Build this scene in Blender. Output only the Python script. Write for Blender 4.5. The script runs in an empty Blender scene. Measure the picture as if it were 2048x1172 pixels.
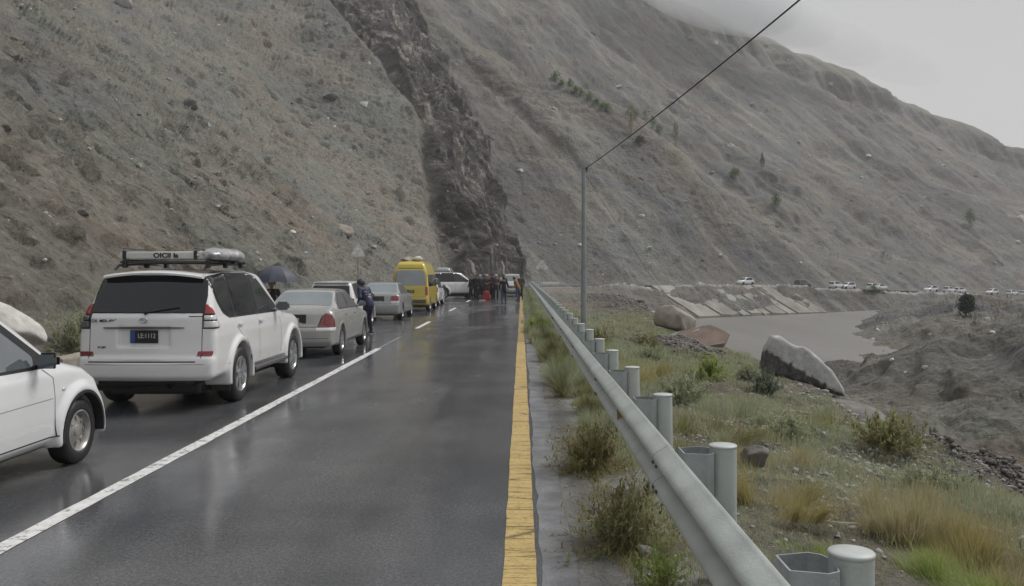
import bpy, bmesh, math, random
import numpy as np
from mathutils import Vector, Matrix
from mathutils.bvhtree import BVHTree
random.seed(7)
rng = np.random.default_rng(7)
SC = bpy.context.scene
COL = SC.collection

# ---------------------------------------------------------------- camera, sky, sun, exposure
CAM_H = 1.8
FPX, VPX, HPY = 1740.0, 1043.0, 546.0        # focal length and vanishing point measured on the photograph
cam_d = bpy.data.cameras.new('camera'); cam = bpy.data.objects.new('camera', cam_d); COL.objects.link(cam)
cam.location = (0, 0, CAM_H); cam.rotation_euler = (math.radians(90), 0, 0)
cam_d.sensor_width = 36; cam_d.lens = FPX/2048*36
cam_d.shift_x = -(VPX-1024)/2048; cam_d.shift_y = -(586-HPY)/2048
cam_d.clip_start = 0.05; cam_d.clip_end = 5000
SC.camera = cam

SUN_EL, SUN_AZ = 52, 62                       # degrees; azimuth clockwise from +Y
world = bpy.data.worlds.new('World'); SC.world = world; world.use_nodes = True
wn = world.node_tree; wn.nodes.clear()
wo = wn.nodes.new('ShaderNodeOutputWorld'); bg = wn.nodes.new('ShaderNodeBackground')
sky = wn.nodes.new('ShaderNodeTexSky'); sky.sky_type = 'NISHITA'; sky.sun_disc = False
sky.sun_elevation = math.radians(SUN_EL); sky.sun_rotation = math.radians(SUN_AZ)
sky.air_density = 1.5; sky.dust_density = 4
tc = wn.nodes.new('ShaderNodeTexCoord'); mp = wn.nodes.new('ShaderNodeMapping'); mp.inputs['Scale'].default_value = (1, 1, 3)
nz = wn.nodes.new('ShaderNodeTexNoise'); nz.inputs['Scale'].default_value = 1.6; nz.inputs['Detail'].default_value = 4
cr = wn.nodes.new('ShaderNodeValToRGB')
cr.color_ramp.elements[0].position = 0.3; cr.color_ramp.elements[0].color = (7.3, 7.45, 7.75, 1)
cr.color_ramp.elements[1].position = 0.7; cr.color_ramp.elements[1].color = (8.7, 8.6, 8.65, 1)
mx = wn.nodes.new('ShaderNodeMixRGB'); mx.inputs[0].default_value = 0.94
wn.links.new(tc.outputs['Generated'], mp.inputs[0]); wn.links.new(mp.outputs[0], nz.inputs[0]); wn.links.new(nz.outputs[0], cr.inputs[0])
wn.links.new(sky.outputs[0], mx.inputs[1]); wn.links.new(cr.outputs[0], mx.inputs[2])
wn.links.new(mx.outputs[0], bg.inputs[0]); bg.inputs[1].default_value = 0.0475
wn.links.new(bg.outputs[0], wo.inputs[0])
sl = bpy.data.lights.new('sun', 'SUN'); sl.energy = 1.5; sl.angle = math.radians(25); sl.color = (1, .97, .93)
so = bpy.data.objects.new('sun', sl); COL.objects.link(so)
_e, _a = math.radians(SUN_EL), math.radians(SUN_AZ)
so.rotation_euler = Vector((math.cos(_e)*math.sin(_a), math.cos(_e)*math.cos(_a), math.sin(_e))).to_track_quat('Z', 'Y').to_euler()
SC.view_settings.view_transform = 'Standard'; SC.view_settings.look = 'None'
SC.view_settings.exposure = 0.60; SC.view_settings.gamma = 1.0; SC.view_settings.use_curve_mapping = False
try:
    SC.cycles.max_bounces = 9; SC.cycles.volume_bounces = 8; SC.cycles.diffuse_bounces = 3; SC.cycles.glossy_bounces = 3
    SC.cycles.use_denoising = True
except Exception: pass

# ---------------------------------------------------------------- helpers: objects
def tag(o, label=None, cat=None, group=None, kind=None):
    if label: o['label'] = label
    if cat: o['category'] = cat
    if group: o['group'] = group
    if kind: o['kind'] = kind
    return o
def empty(name, loc=(0,0,0), rz=0):
    o = bpy.data.objects.new(name, None); COL.objects.link(o); o.location = loc; o.rotation_euler = (0,0,rz)
    o.empty_display_size = .2; return o
def mesh_obj(name, verts, faces, mat, parent=None, smooth=True, loc=None):
    """verts (n,3), faces (m,k) numpy or list of lists"""
    me = bpy.data.meshes.new(name)
    if isinstance(faces, np.ndarray):
        V = np.asarray(verts, dtype=np.float32); k = faces.shape[1]
        me.vertices.add(len(V)); me.vertices.foreach_set('co', V.ravel())
        me.loops.add(faces.size); me.loops.foreach_set('vertex_index', faces.astype(np.int32).ravel())
        me.polygons.add(len(faces)); me.polygons.foreach_set('loop_start', np.arange(0, faces.size, k, dtype=np.int32))
        try: me.polygons.foreach_set('loop_total', np.full(len(faces), k, dtype=np.int32))
        except Exception: pass
        me.update(calc_edges=True)
    else:
        me.from_pydata([tuple(v) for v in verts], [], [tuple(f) for f in faces]); me.update()
    if smooth: me.polygons.foreach_set('use_smooth', np.ones(len(me.polygons), dtype=bool))
    mats = mat if isinstance(mat, (list, tuple)) else [mat]
    for m_ in mats: me.materials.append(m_)
    o = bpy.data.objects.new(name, me); COL.objects.link(o)
    if parent: o.parent = parent
    if loc is not None: o.location = loc
    return o
def bm_obj(name, bm, mat, parent=None, smooth=False, loc=None, angle=None):
    me = bpy.data.meshes.new(name); bmesh.ops.recalc_face_normals(bm, faces=bm.faces[:]); bm.to_mesh(me); bm.free()
    if smooth or angle:
        me.polygons.foreach_set('use_smooth', np.ones(len(me.polygons), dtype=bool))
        if angle: me.set_sharp_from_angle(angle=math.radians(angle))
    for m_ in (mat if isinstance(mat, (list, tuple)) else [mat]): me.materials.append(m_)
    o = bpy.data.objects.new(name, me); COL.objects.link(o)
    if parent: o.parent = parent
    if loc is not None: o.location = loc
    return o
def add_box(bm, c, s, rot=None, bevel=0):
    M = Matrix.Translation(Vector(c))
    if rot is not None: M = M @ (rot.to_4x4() if hasattr(rot, 'to_4x4') else rot)
    r = bmesh.ops.create_cube(bm, size=1, matrix=M @ Matrix.Diagonal((s[0], s[1], s[2], 1)))
    if bevel:
        es = list({e for v in r['verts'] for e in v.link_edges})
        bmesh.ops.bevel(bm, geom=es, offset=bevel, segments=2, affect='EDGES', profile=.6)
def add_tube(bm, pts, r, seg=8, cap=True):
    pts = [Vector(p) for p in pts]; rs = r if isinstance(r, (list, tuple)) else [r]*len(pts)
    rings = []
    up = Vector((0,0,1))
    for i, p in enumerate(pts):
        t = (pts[min(i+1, len(pts)-1)] - pts[max(i-1, 0)]).normalized()
        a = t.cross(up if abs(t.z) < .95 else Vector((1,0,0))).normalized(); b = t.cross(a)
        rings.append([bm.verts.new(p + (a*math.cos(2*math.pi*k/seg) + b*math.sin(2*math.pi*k/seg))*rs[i]) for k in range(seg)])
    for A, B in zip(rings, rings[1:]):
        for k in range(seg): bm.faces.new((A[k], A[(k+1)%seg], B[(k+1)%seg], B[k]))
    if cap: bm.faces.new(rings[0][::-1]); bm.faces.new(rings[-1])
def add_lathe(bm, prof, seg=32, M=Matrix.Identity(4), close=False):
    """prof: list of (radius, height) turned about local Z"""
    rings = []
    for r, h in prof:
        if r < 1e-5: rings.append([bm.verts.new(M @ Vector((0,0,h)))])
        else: rings.append([bm.verts.new(M @ Vector((r*math.cos(2*math.pi*k/seg), r*math.sin(2*math.pi*k/seg), h))) for k in range(seg)])
    pairs = list(zip(rings, rings[1:])) + ([(rings[-1], rings[0])] if close else [])
    for A, B in pairs:
        for k in range(seg):
            k2 = (k+1) % seg
            if len(A) == 1 and len(B) == 1: continue
            if len(A) == 1: bm.faces.new((A[0], B[k2], B[k]))
            elif len(B) == 1: bm.faces.new((A[k], A[k2], B[0]))
            else: bm.faces.new((A[k], A[k2], B[k2], B[k]))
def children(o): return [c for c in bpy.data.objects if c.parent == o]
def copy_tree(o, kids, parent=None):
    c = o.copy(); COL.objects.link(c); c.parent = parent
    for ch in kids.get(o, []): copy_tree(ch, kids, c)
    return c
def kid_map():
    m = {}
    for o in bpy.data.objects:
        if o.parent: m.setdefault(o.parent, []).append(o)
    return m

# ---------------------------------------------------------------- helpers: materials
def lin(c): return tuple(((v/255)/12.92 if v/255 <= .04045 else ((v/255+.055)/1.055)**2.4) for v in c)
def newmat(name):
    m = bpy.data.materials.new(name); m.use_nodes = True
    return m, m.node_tree, m.node_tree.nodes['Principled BSDF']
def plain(name, col, rough=.5, metal=0, var=.12, scale=6, bump=0, bscale=40, coat=0, ior=None, spec=None):
    """a procedural material: colour broken up by noise, optional fine relief"""
    m, nt, p = newmat(name)
    t = nt.nodes.new('ShaderNodeTexCoord'); n = nt.nodes.new('ShaderNodeTexNoise'); n.inputs['Scale'].default_value = scale; n.inputs['Detail'].default_value = 6
    r = nt.nodes.new('ShaderNodeValToRGB'); r.color_ramp.elements[0].position = .3; r.color_ramp.elements[1].position = .7
    r.color_ramp.elements[0].color = (*[c*(1-var) for c in col], 1); r.color_ramp.elements[1].color = (*[min(1, c*(1+var)) for c in col], 1)
    nt.links.new(t.outputs['Object'], n.inputs[0]); nt.links.new(n.outputs[0], r.inputs[0]); nt.links.new(r.outputs[0], p.inputs['Base Color'])
    p.inputs['Roughness'].default_value = rough; p.inputs['Metallic'].default_value = metal
    if coat: p.inputs['Coat Weight'].default_value = coat; p.inputs['Coat Roughness'].default_value = .06
    if ior: p.inputs['IOR'].default_value = ior
    if bump:
        n2 = nt.nodes.new('ShaderNodeTexNoise'); n2.inputs['Scale'].default_value = bscale; n2.inputs['Detail'].default_value = 5
        b = nt.nodes.new('ShaderNodeBump'); b.inputs['Strength'].default_value = bump; b.inputs['Distance'].default_value = .02
        nt.links.new(t.outputs['Object'], n2.inputs[0]); nt.links.new(n2.outputs[0], b.inputs['Height']); nt.links.new(b.outputs[0], p.inputs['Normal'])
    return m
class NT:
    """tiny node-graph builder"""
    def __init__(s, name):
        s.m, s.t, s.p = newmat(name)
    def n(s, typ, **kw):
        o = s.t.nodes.new(typ)
        for k, v in kw.items():
            if k in o.inputs.keys(): o.inputs[k].default_value = v
            else: setattr(o, k, v)
        return o
    def l(s, a, b): s.t.links.new(a, b)
    def noise(s, vec, scale, detail=5, rough=.55, dist=0):
        o = s.n('ShaderNodeTexNoise', Scale=scale, Detail=detail, Roughness=rough, Distortion=dist); s.l(vec, o.inputs['Vector']); return o.outputs[0]
    def ramp(s, fac, stops):
        o = s.n('ShaderNodeValToRGB'); e = o.color_ramp.elements
        while len(e) < len(stops): e.new(.5)
        for el, (p_, c_) in zip(e, stops): el.position = p_; el.color = (*c_, 1) if not isinstance(c_, (int, float)) else (c_, c_, c_, 1)
        s.l(fac, o.inputs[0]); return o.outputs[0]
    def mix(s, fac, a, b, typ='MIX'):
        o = s.n('ShaderNodeMixRGB', blend_type=typ)
        for i, v in ((0, fac), (1, a), (2, b)):
            if isinstance(v, (int, float)): o.inputs[i].default_value = v if i == 0 else (v, v, v, 1)
            elif isinstance(v, tuple): o.inputs[i].default_value = (*v, 1)
            else: s.l(v, o.inputs[i])
        return o.outputs[0]
    def math(s, op, a, b=0):
        o = s.n('ShaderNodeMath', operation=op)
        for i, v in ((0, a), (1, b)):
            if isinstance(v, (int, float)): o.inputs[i].default_value = v
            else: s.l(v, o.inputs[i])
        return o.outputs[0]
    def mapping(s, vec, scale=(1,1,1), rot=(0,0,0)):
        o = s.n('ShaderNodeMapping'); o.inputs['Scale'].default_value = scale; o.inputs['Rotation'].default_value = rot; s.l(vec, o.inputs[0]); return o.outputs[0]
    def bump(s, h, strength, dist, prev=None):
        o = s.n('ShaderNodeBump', Strength=strength, Distance=dist); s.l(h, o.inputs['Height'])
        if prev is not None: s.l(prev, o.inputs['Normal'])
        return o.outputs[0]

# ---------------------------------------------------------------- helpers: noise
def _h(ix, iy, seed):
    h = (ix.astype(np.int64)*374761393 + iy.astype(np.int64)*668265263 + seed*1442695041) & 0xffffffff
    h = ((h ^ (h >> 13))*1274126177) & 0xffffffff
    return ((h ^ (h >> 16)) & 0xffff).astype(np.float32)/65535.
def vn(x, y, seed=0):
    ix = np.floor(x); iy = np.floor(y); fx = (x-ix).astype(np.float32); fy = (y-iy).astype(np.float32)
    fx = fx*fx*(3-2*fx); fy = fy*fy*(3-2*fy)
    a = _h(ix, iy, seed); b = _h(ix+1, iy, seed); c = _h(ix, iy+1, seed); d = _h(ix+1, iy+1, seed)
    return (a*(1-fx)+b*fx)*(1-fy) + (c*(1-fx)+d*fx)*fy
def fbm(x, y, o=4, seed=0, g=.5):
    s = 0; a = 1; t = 0
    for i in range(o):
        s = s + a*(vn(x*2**i*(1+.07*i), y*2**i, seed+i*17)*2-1); t += a; a *= g
    return s/t
def ridged(x, y, o=4, seed=0, g=.55):
    s = 0; a = 1; t = 0
    for i in range(o):
        s = s + a*(1-np.abs(vn(x*2**i, y*2**i, seed+i*31)*2-1)); t += a; a *= g
    return s/t
def vn3(x, y, z, seed=0):
    iz = np.floor(z); fz = (z-iz).astype(np.float32); fz = fz*fz*(3-2*fz)
    ix = np.floor(x); iy = np.floor(y); fx = (x-ix).astype(np.float32); fy = (y-iy).astype(np.float32)
    fx = fx*fx*(3-2*fx); fy = fy*fy*(3-2*fy); r = []
    for k in (0, 1):
        kz = (iz+k).astype(np.int64)*2246822519
        def hh(a, b):
            h = (a.astype(np.int64)*374761393 + b.astype(np.int64)*668265263 + kz + seed*1442695041) & 0xffffffff
            h = ((h ^ (h >> 13))*1274126177) & 0xffffffff
            return ((h ^ (h >> 16)) & 0xffff).astype(np.float32)/65535.
        r.append((hh(ix, iy)*(1-fx)+hh(ix+1, iy)*fx)*(1-fy)+(hh(ix, iy+1)*(1-fx)+hh(ix+1, iy+1)*fx)*fy)
    return r[0]*(1-fz)+r[1]*fz
def fbm3(x, y, z, o=3, seed=0, g=.5):
    s = 0; a = 1; t = 0
    for i in range(o):
        s = s+a*(vn3(x*2.03**i+i*3.7, y*2.03**i, z*2.03**i, seed+i*17)*2-1); t += a; a *= g
    return s/t
def sst(a, b, x):
    t = np.clip((x-a)/(b-a), 0, 1); return t*t*(3-2*t)

# ---------------------------------------------------------------- the road's course and the lie of the land
RC, RR, BEND = -3.4, 60.0, math.radians(55)
CX, CY = RC+RR, 100.0
EX, EY = CX-RR*math.cos(BEND), CY+RR*math.sin(BEND)
TX, TY = math.sin(BEND), math.cos(BEND)
S1 = 100+RR*BEND
def roadcoord(X, Y):
    """distance along the road s, distance d to the left of its centre line"""
    vx, vy = X-CX, Y-CY
    phi = np.arctan2(vy, -vx); r = np.hypot(vx, vy)
    s = np.where(vy < 0, Y, 100+RR*phi); d = np.where(vy < 0, -(X-RC), r-RR)
    r3 = (vy >= 0) & ((phi > BEND) | (phi < 0))
    s3 = S1+(X-EX)*TX+(Y-EY)*TY; d3 = -(X-EX)*TY+(Y-EY)*TX
    s = np.where(r3, s3, s); d = np.where(r3, d3, d)
    return s, np.maximum(d, -120)
_zs = np.array([-400, 100, S1, S1+23, S1+54, S1+97, S1+128, S1+300, S1+800]); _zz = np.array([0, 0, -.3, -.45, -1.5, -2.9, -4.1, -8, -14])
def road_z(s): return np.interp(s, _zs, _zz)
def roadpoint(s, off, dz=0):
    """world point at distance s, offset off to the RIGHT of the centre line"""
    z = float(road_z(s))+dz
    if s <= 100: return Vector((RC+off, s, z))
    if s <= S1:
        p = (s-100)/RR; r = RR-off
        return Vector((CX-r*math.cos(p), CY+r*math.sin(p), z))
    t = s-S1
    return Vector((EX+TX*t+TY*off, EY+TY*t-TX*off, z))
WATER_Z = -5.5
_u = Vector((-.336, .942)); _P0 = (-5.0, 116.0)
def height(X, Y, detail=True, flat=True):
    X = np.asarray(X, dtype=np.float64); Y = np.asarray(Y, dtype=np.float64); disp = np.zeros(X.shape)
    s, d = roadcoord(X, Y); zr = road_z(s)
    # ---- mountain side
    m = np.maximum(d-4.9-.8*fbm(s/7, s*0+3, 3, 5), 0)
    up = .76*(np.sqrt(m*m+3)-1.73)
    up += sst(6, 40, m)*(fbm(s/38, d/45, 3, 11)*5)
    a = (X-_P0[0])*_u.x+(Y-_P0[1])*_u.y; lat = (X-_P0[0])*_u.y-(Y-_P0[1])*_u.x
    up += sst(0, 50, a)*13*np.where(lat < 0, np.exp(-(lat/20)**2), np.exp(-(lat/8)**2))
    # spur and gully lines of the scree further on
    t = (X-7.6)*.574+(Y-233)*.819; along = (X-7.6)*.819-(Y-233)*.574
    reg3 = sst(S1-25, S1+10, s)
    tw = t+5*fbm(along/22, t*0, 3, 21)
    up += reg3*sst(8, 30, m)*(5*np.exp(-((tw+9)/9)**2) - 11*sst(0, 22, tw))
    up += reg3*sst(10, 60, m)*(ridged(s/26, d/170, 3, 41)*9-5)
    zM = zr+np.maximum(up, 0)
    cap = 132-.340*(X-131)+1.0*fbm(X/80, Y/90, 2, 77)
    q = cap-zM
    zM = zM-7*sst(16, 24, q)*reg3*sst(40, 90, m)+0
    cap2 = cap-.35*np.maximum(Y-455, 0)
    capL = 150+.3*np.maximum(-X, 0)*0
    cap2 = np.minimum(cap2, capL)
    k = 3.0; dd = np.clip((zM-cap2)/k, -1, 1)
    zM = np.where(zM > cap2+k, cap2, np.where(zM < cap2-k, zM, zM-(dd+1)**2*k/4))
    # ---- valley side
    e = np.maximum(-d-3.75, 0)
    far = sst(96, 150, s)
    ec = (6.3+np.clip((s-18)*.07, -1.2, 4)+.7*fbm(s/6, s*0, 3, 9))*(1-far)+.6*far
    base = -.14*np.maximum(e-.7, 0)-.02*e
    base = base+ (1-far)*sst(1.2, 3, e)*(.12*fbm(X/1.7, Y/1.7, 3, 61)+.10*fbm(X/.5, Y/.5, 2, 62))
    base += 1.7*np.exp(-((X-6.6)/2.6)**2-((Y-66)/17)**2)*(1+.7*fbm(X/2, Y/3, 3, 63))-.8*sst(0, .8, X-(7.6+.8*fbm(Y/3, Y*0, 3, 66)))*np.exp(-((Y-60)/22)**2)*sst(40, 48, Y)
    base += .55*np.exp(-((X-7.6)/1.6)**2-((Y-12.2)/1.5)**2)*(1+.9*fbm(X/.5, Y/.5, 3, 64))
    base += -.28*np.exp(-((X-5.6)/1.1)**2-((Y-10.6)/.8)**2)
    sc = .62
    drop = sc*(1-far)*np.maximum(e-ec, 0)+.62*far*np.maximum(e-ec, 0)
    zV = zr+np.minimum(base, 3)-drop
    zV = np.maximum(zV, -9)
    g = (X-np.interp(Y, [20, 45, 55, 65, 95, 235], [5, 5, 12.5, 21, 36, 95]))*.925+2.5*fbm(X/14, Y/26, 3, 71)
    zR = -5.9+.16*np.maximum(g, -8)+2.0*sst(0, 9, g)*(ridged(g/9, (X+2.2*Y)/70, 3, 73)-.35)+1.2*sst(0, 6, g)*fbm(X/9, Y/16, 3, 74)
    zR = zR-2.2*np.exp(-((X-21)/8)**2-((Y-46)/10)**2); zR = np.minimum(zR, zr-.4-.03*e)
    zR = -9+(zR+9)*sst(-7, -3, g)*sst(1, 4, e-ec)
    zV = np.maximum(zV, zR)
    z = np.where(d > 4.9, zM, np.where(d < -3.75, zV, zr))
    z = np.where(d < 0, np.minimum(z, zr-.010), z)
    z = z-.07*sst(-3.68, -3.60, d)*sst(-5.0, -4.9, -d)
    # ---- rock zone of the buttress, in world X against height
    xl = np.interp(zM, [0, 3, 11.5, 30, 66, 130], [-11, -10, -14.6, -18.5, -46, -90])+1.2*fbm(zM/5, X*0+1, 3, 31)
    xr = np.interp(zM, [0, 3, 11.5, 30, 66, 130], [2, .3, -3.3, -7.4, -25, -52])+1.6*fbm(zM/6, X*0+7, 3, 32)
    rock = sst(0, 1.2, X-xl)*sst(0, 1.6, xr-X)*sst(0.3, 2.0, m)*sst(96, 104, Y)
    if detail:
        mm = sst(.2, 4, m)
        far_d = sst(60, 350, Y)
        Zq = z
        zadd = np.zeros(X.shape); M_ = (d > 4.9)
        x_, y_, z_, s_, d_, r3, mm_, rk_, a_, l_, m_, xl_ = [np.broadcast_to(q_, X.shape)[M_] for q_ in (X, Y, Zq, s, d, reg3, mm, rock, a, lat, m, xl)]
        n1 = fbm3(x_/3.4, y_/3.4, z_/3.0, 4, 81); n2 = fbm3(x_/.95, y_/.95, z_/.8, 2, 82)
        lump = np.maximum(0, vn3(x_/1.1+3, y_/1.1, z_/.9, 97)-.74)*2.4+np.maximum(0, vn3(x_/.45, y_/.45, z_/.4, 99)-.72)*.7
        pit = np.maximum(0, vn3((x_+z_*.5)/1.6+9, y_/1.3, (z_-.4*y_)/1.5, 95)-.73)*4.6+np.maximum(0, vn3(x_/.75, y_/.75, z_/.65, 96)-.72)*2.4
        big = fbm3(x_/13, y_/13, z_/10, 2, 83)*1.5*sst(4, 18, m_)
        wv = s_+4*fbm(d_/25, s_/30, 2, 90)
        strk = (ridged(wv/4.2, d_/40, 3, 91)-.6)*.8*(.10+.55*r3)
        gul = r3*sst(6, 30, m_)*((ridged(wv/19+.2*fbm(d_/30, s_/40, 2, 8), d_/130, 3, 98)-.55)*3.6+fbm3(x_/16, y_/16, z_/12, 3, 88)*2.4)
        ledge = r3*sst(10, 40, m_)*np.maximum(0, vn3(x_/26, y_/26, z_/14, 87)-.55)*7*(ridged(s_/5, z_/3, 2, 86)-.45)
        q_ = mm_*(.42*n1*(1+.8*r3)+.20*n2+lump*(1-.3*r3)-pit*(1-.6*r3)+big+gul+ledge+strk*(1-rk_))
        rk2 = (ridged((l_+.12*a_)/4.2+.5*fbm(a_/7, l_/5, 2, 107), a_/24, 3, 101)-.55)*6.0+(ridged((l_+.25*a_)/1.5+5, a_/7, 3, 102)-.55)*2.2+.9*fbm3(x_/1.6, y_/1.6, z_/1.6, 3, 104)+1.0
        q_ = q_*(1-.7*rk_)+rk_*mm_*rk2
        q_ = q_+2.6*sst(-.3, 1.8, xl_-x_)*np.exp(-np.maximum(xl_-x_, 0)/11)*sst(98, 118, y_)*sst(1.5, 8, m_)
        q_ = q_+sst(.4, 1.2, m_)*.10*fbm3(x_/.5, y_/.5, z_/.5, 2, 84)
        tq = np.broadcast_to(q, X.shape)[M_]; q_ = q_*(1-r3*(1-sst(3, 26, tq))*.85)
        zadd[M_] = q_
        M2 = (d < -3.8)&(X > 12)
        if M2.any():
            x_, y_, z_ = X[M2], Y[M2], z[M2]; bankm = sst(-5.3, -4.6, z_)
            zadd[M2] = bankm*(.9*fbm3(x_/6, y_/6, z_/2, 3, 120)+.45*fbm3(x_/1.8, y_/1.8, z_/1.5, 2, 121)+np.maximum(0, vn3(x_/1.3, y_/1.3, z_, 122)-.75)*1.8)
        disp = zadd
        if flat: z = z+disp*1.15
        zsmall = sst(.3, 1.2, e)*(.05*fbm(X/.33, Y/.33, 3, 111)+.03*fbm(X/.11, Y/.11, 2, 112)) + far*0
        zb = sst(.2, 2.5, e-ec)*(.5*(ridged(X/2.7, Y/5, 3, 113)-.6)+.22*(ridged(X/.8, Y/1.6, 3, 114)-.6))
        z = np.where(d < -3.8, z+zsmall+zb, z)
    return z, dict(s=s, d=d, m=m, e=e, ec=ec, rock=rock, t=tw, q=q, reg3=reg3, g=g, disp=disp)
def H(x, y): return float(height(np.array([x], float), np.array([y], float))[0][0])
def hit(px, py):
    """where the line of sight of photo pixels meets the land (vectorised)"""
    px = np.atleast_1d(np.asarray(px, float)); py = np.atleast_1d(np.asarray(py, float))
    az = (px-VPX)/FPX; el = (HPY-py)/FPX
    out = np.full((len(px), 3), np.nan); last = np.zeros(len(px)); done = np.zeros(len(px), bool)
    r = 3.0; rlo = np.zeros(len(px)); rhi = np.zeros(len(px))
    while r < 700 and not done.all():
        i = np.where(~done)[0]
        z = height(az[i]*r, np.full(len(i), r))[0]
        h_ = i[z >= CAM_H+el[i]*r]
        rhi[h_] = r; rlo[h_] = r/1.018; done[h_] = True
        r *= 1.018
    for _ in range(9):
        mid = (rlo+rhi)/2; z = height(az*mid, mid)[0]; up_ = z >= CAM_H+el*mid
        rhi = np.where(up_, mid, rhi); rlo = np.where(up_, rlo, mid)
    out[done] = np.stack([az*rhi, rhi, CAM_H+el*rhi], 1)[done]
    return out
# ---------------------------------------------------------------- terrain mesh
def build_terrain():
    fine = np.linspace(-.74, .74, 1180)
    ang_f = np.arctan(fine)
    a_end = ang_f[-1]
    back = np.linspace(a_end, 2*math.pi-a_end, 90)[1:-1]
    ang = np.concatenate([ang_f, back])
    ca, sa = np.cos(ang), np.sin(ang)
    nr0 = 1500; r0 = np.geomspace(1.2, 760, nr0)
    R = 680; rows = np.empty((len(ang), R))
    XX = sa[:, None]*r0[None]; YY = ca[:, None]*r0[None]
    Z0, _ = height(XX, YY, detail=False)
    el = (Z0-CAM_H)/np.maximum(r0*np.maximum(ca[:, None], .25), .5)*FPX
    el = np.clip(el, -900, 1000)
    ds = np.hypot(np.diff(el, axis=1), np.diff(np.log(r0))[None]*70)
    vis = el[:, 1:] >= np.maximum.accumulate(el, axis=1)[:, 1:]-6
    ds = np.where(vis, ds, np.minimum(ds, 60)*.12)
    cum = np.concatenate([np.zeros((len(ang), 1)), np.cumsum(ds, axis=1)], 1)
    u = np.linspace(0, 1, R)
    for i in range(len(ang)): rows[i] = np.interp(u*cum[i, -1], cum[i], r0)
    # soften the row placement between neighbours so quads stay regular
    for _ in range(40): rows[1:-1] = (rows[:-2]+2*rows[1:-1]+rows[2:])/4
    X = sa[:, None]*rows; Y = ca[:, None]*rows
    Z, I = height(X, Y, flat=False)
    n, k = X.shape
    P = np.stack([X, Y, height(X, Y, detail=False)[0]], -1)
    ga = np.gradient(P, axis=0); ga[0] = P[1]-P[-1]; ga[-1] = P[0]-P[-2]; gb = np.gradient(P, axis=1)
    N = np.cross(ga, gb); N /= np.maximum(np.linalg.norm(N, axis=2, keepdims=True), 1e-9); N *= np.sign(N[..., 2:3]+1e-9)
    N[..., 2] = np.maximum(N[..., 2], .35)
    for _ in range(3):
        N[1:-1] = (N[:-2]+N[1:-1]*2+N[2:])/4; N[:, 1:-1] = (N[:, :-2]+N[:, 1:-1]*2+N[:, 2:])/4
    N /= np.linalg.norm(N, axis=2, keepdims=True)
    P[..., 2] = Z; P += N*I['disp'][..., None]
    V = P.reshape(-1, 3)
    i0 = np.arange(n); i1 = (i0+1) % n
    jj = np.arange(k-1)
    A = i0[:, None]*k+jj; B = i1[:, None]*k+jj
    F = np.stack([A, A+1, B+1, B], -1).reshape(-1, 4)
    Fz = {q: I[q].reshape(-1)[F].mean(1) for q in ('d', 'reg3', 'rock', 'q')}
    Ym = V[:, 1][F].mean(1)
    cls = np.where(Fz['d'] < 0, 0, np.where(Fz['rock'] > .5, 2, np.where(Fz['reg3'] > .5, np.where(Fz['q'] < 18, 4, 3), 1)))
    # masks
    s, d, m, e, ec = (I[q].reshape(-1) for q in ('s', 'd', 'm', 'e', 'ec'))
    Xf, Yf, Zf = V.T
    vegline = np.exp(-((I['t'].reshape(-1)+4)/9)**2)*I['reg3'].reshape(-1)*sst(12, 30, m)*sst(.45, .7, vn(Xf/9, Yf/9, 201))
    vegbank = (Yf < 50)*sst(.9, 1.6, e)*(1-sst(0, 1.2, e-ec))*(Yf < 95)*sst(.36, .6, fbm(Xf/2.2, Yf/3.5, 3, 202)*.5+.5)
    veg = np.clip(vegline*.7+vegbank, 0, 1)
    shoulder = (d < 0)*(1-sst(.55, 1.2, e+.3*fbm(Xf/.8, Yf/.8, 2, 203)))
    scarp = np.exp(-((Yf-64)/20)**2)*sst(4.2, 5.4, Xf+.8*fbm(Xf/2, Yf/2, 2, 204))*(e > 0)*(Yf > 40)
    hill = np.clip(1-sst(10, 20, I['q'].reshape(-1)), 0, 1)*I['reg3'].reshape(-1)
    cols = np.stack([np.maximum(I['rock'].reshape(-1), .62*scarp), veg, shoulder, hill], -1).astype(np.float32)
    names = {0: 'ground', 1: 'hillside', 2: 'rock_face', 3: 'scree_slope', 4: 'distant_hill'}
    for c, nm in names.items():
        Fc = F[cls == c]
        used, inv = np.unique(Fc, return_inverse=True)
        inv = inv.reshape(Fc.shape)
        o = mesh_obj(nm, V[used], inv, M['terrain']); tag(o, kind='structure')
        me = o.data
        ca_ = me.color_attributes.new('mask', 'FLOAT_COLOR', 'POINT'); ca_.data.foreach_set('color', cols[used].ravel())
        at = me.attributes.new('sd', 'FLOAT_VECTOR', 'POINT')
        at.data.foreach_set('vector', np.stack([s, d, Zf], -1)[used].astype(np.float32).ravel())

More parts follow.
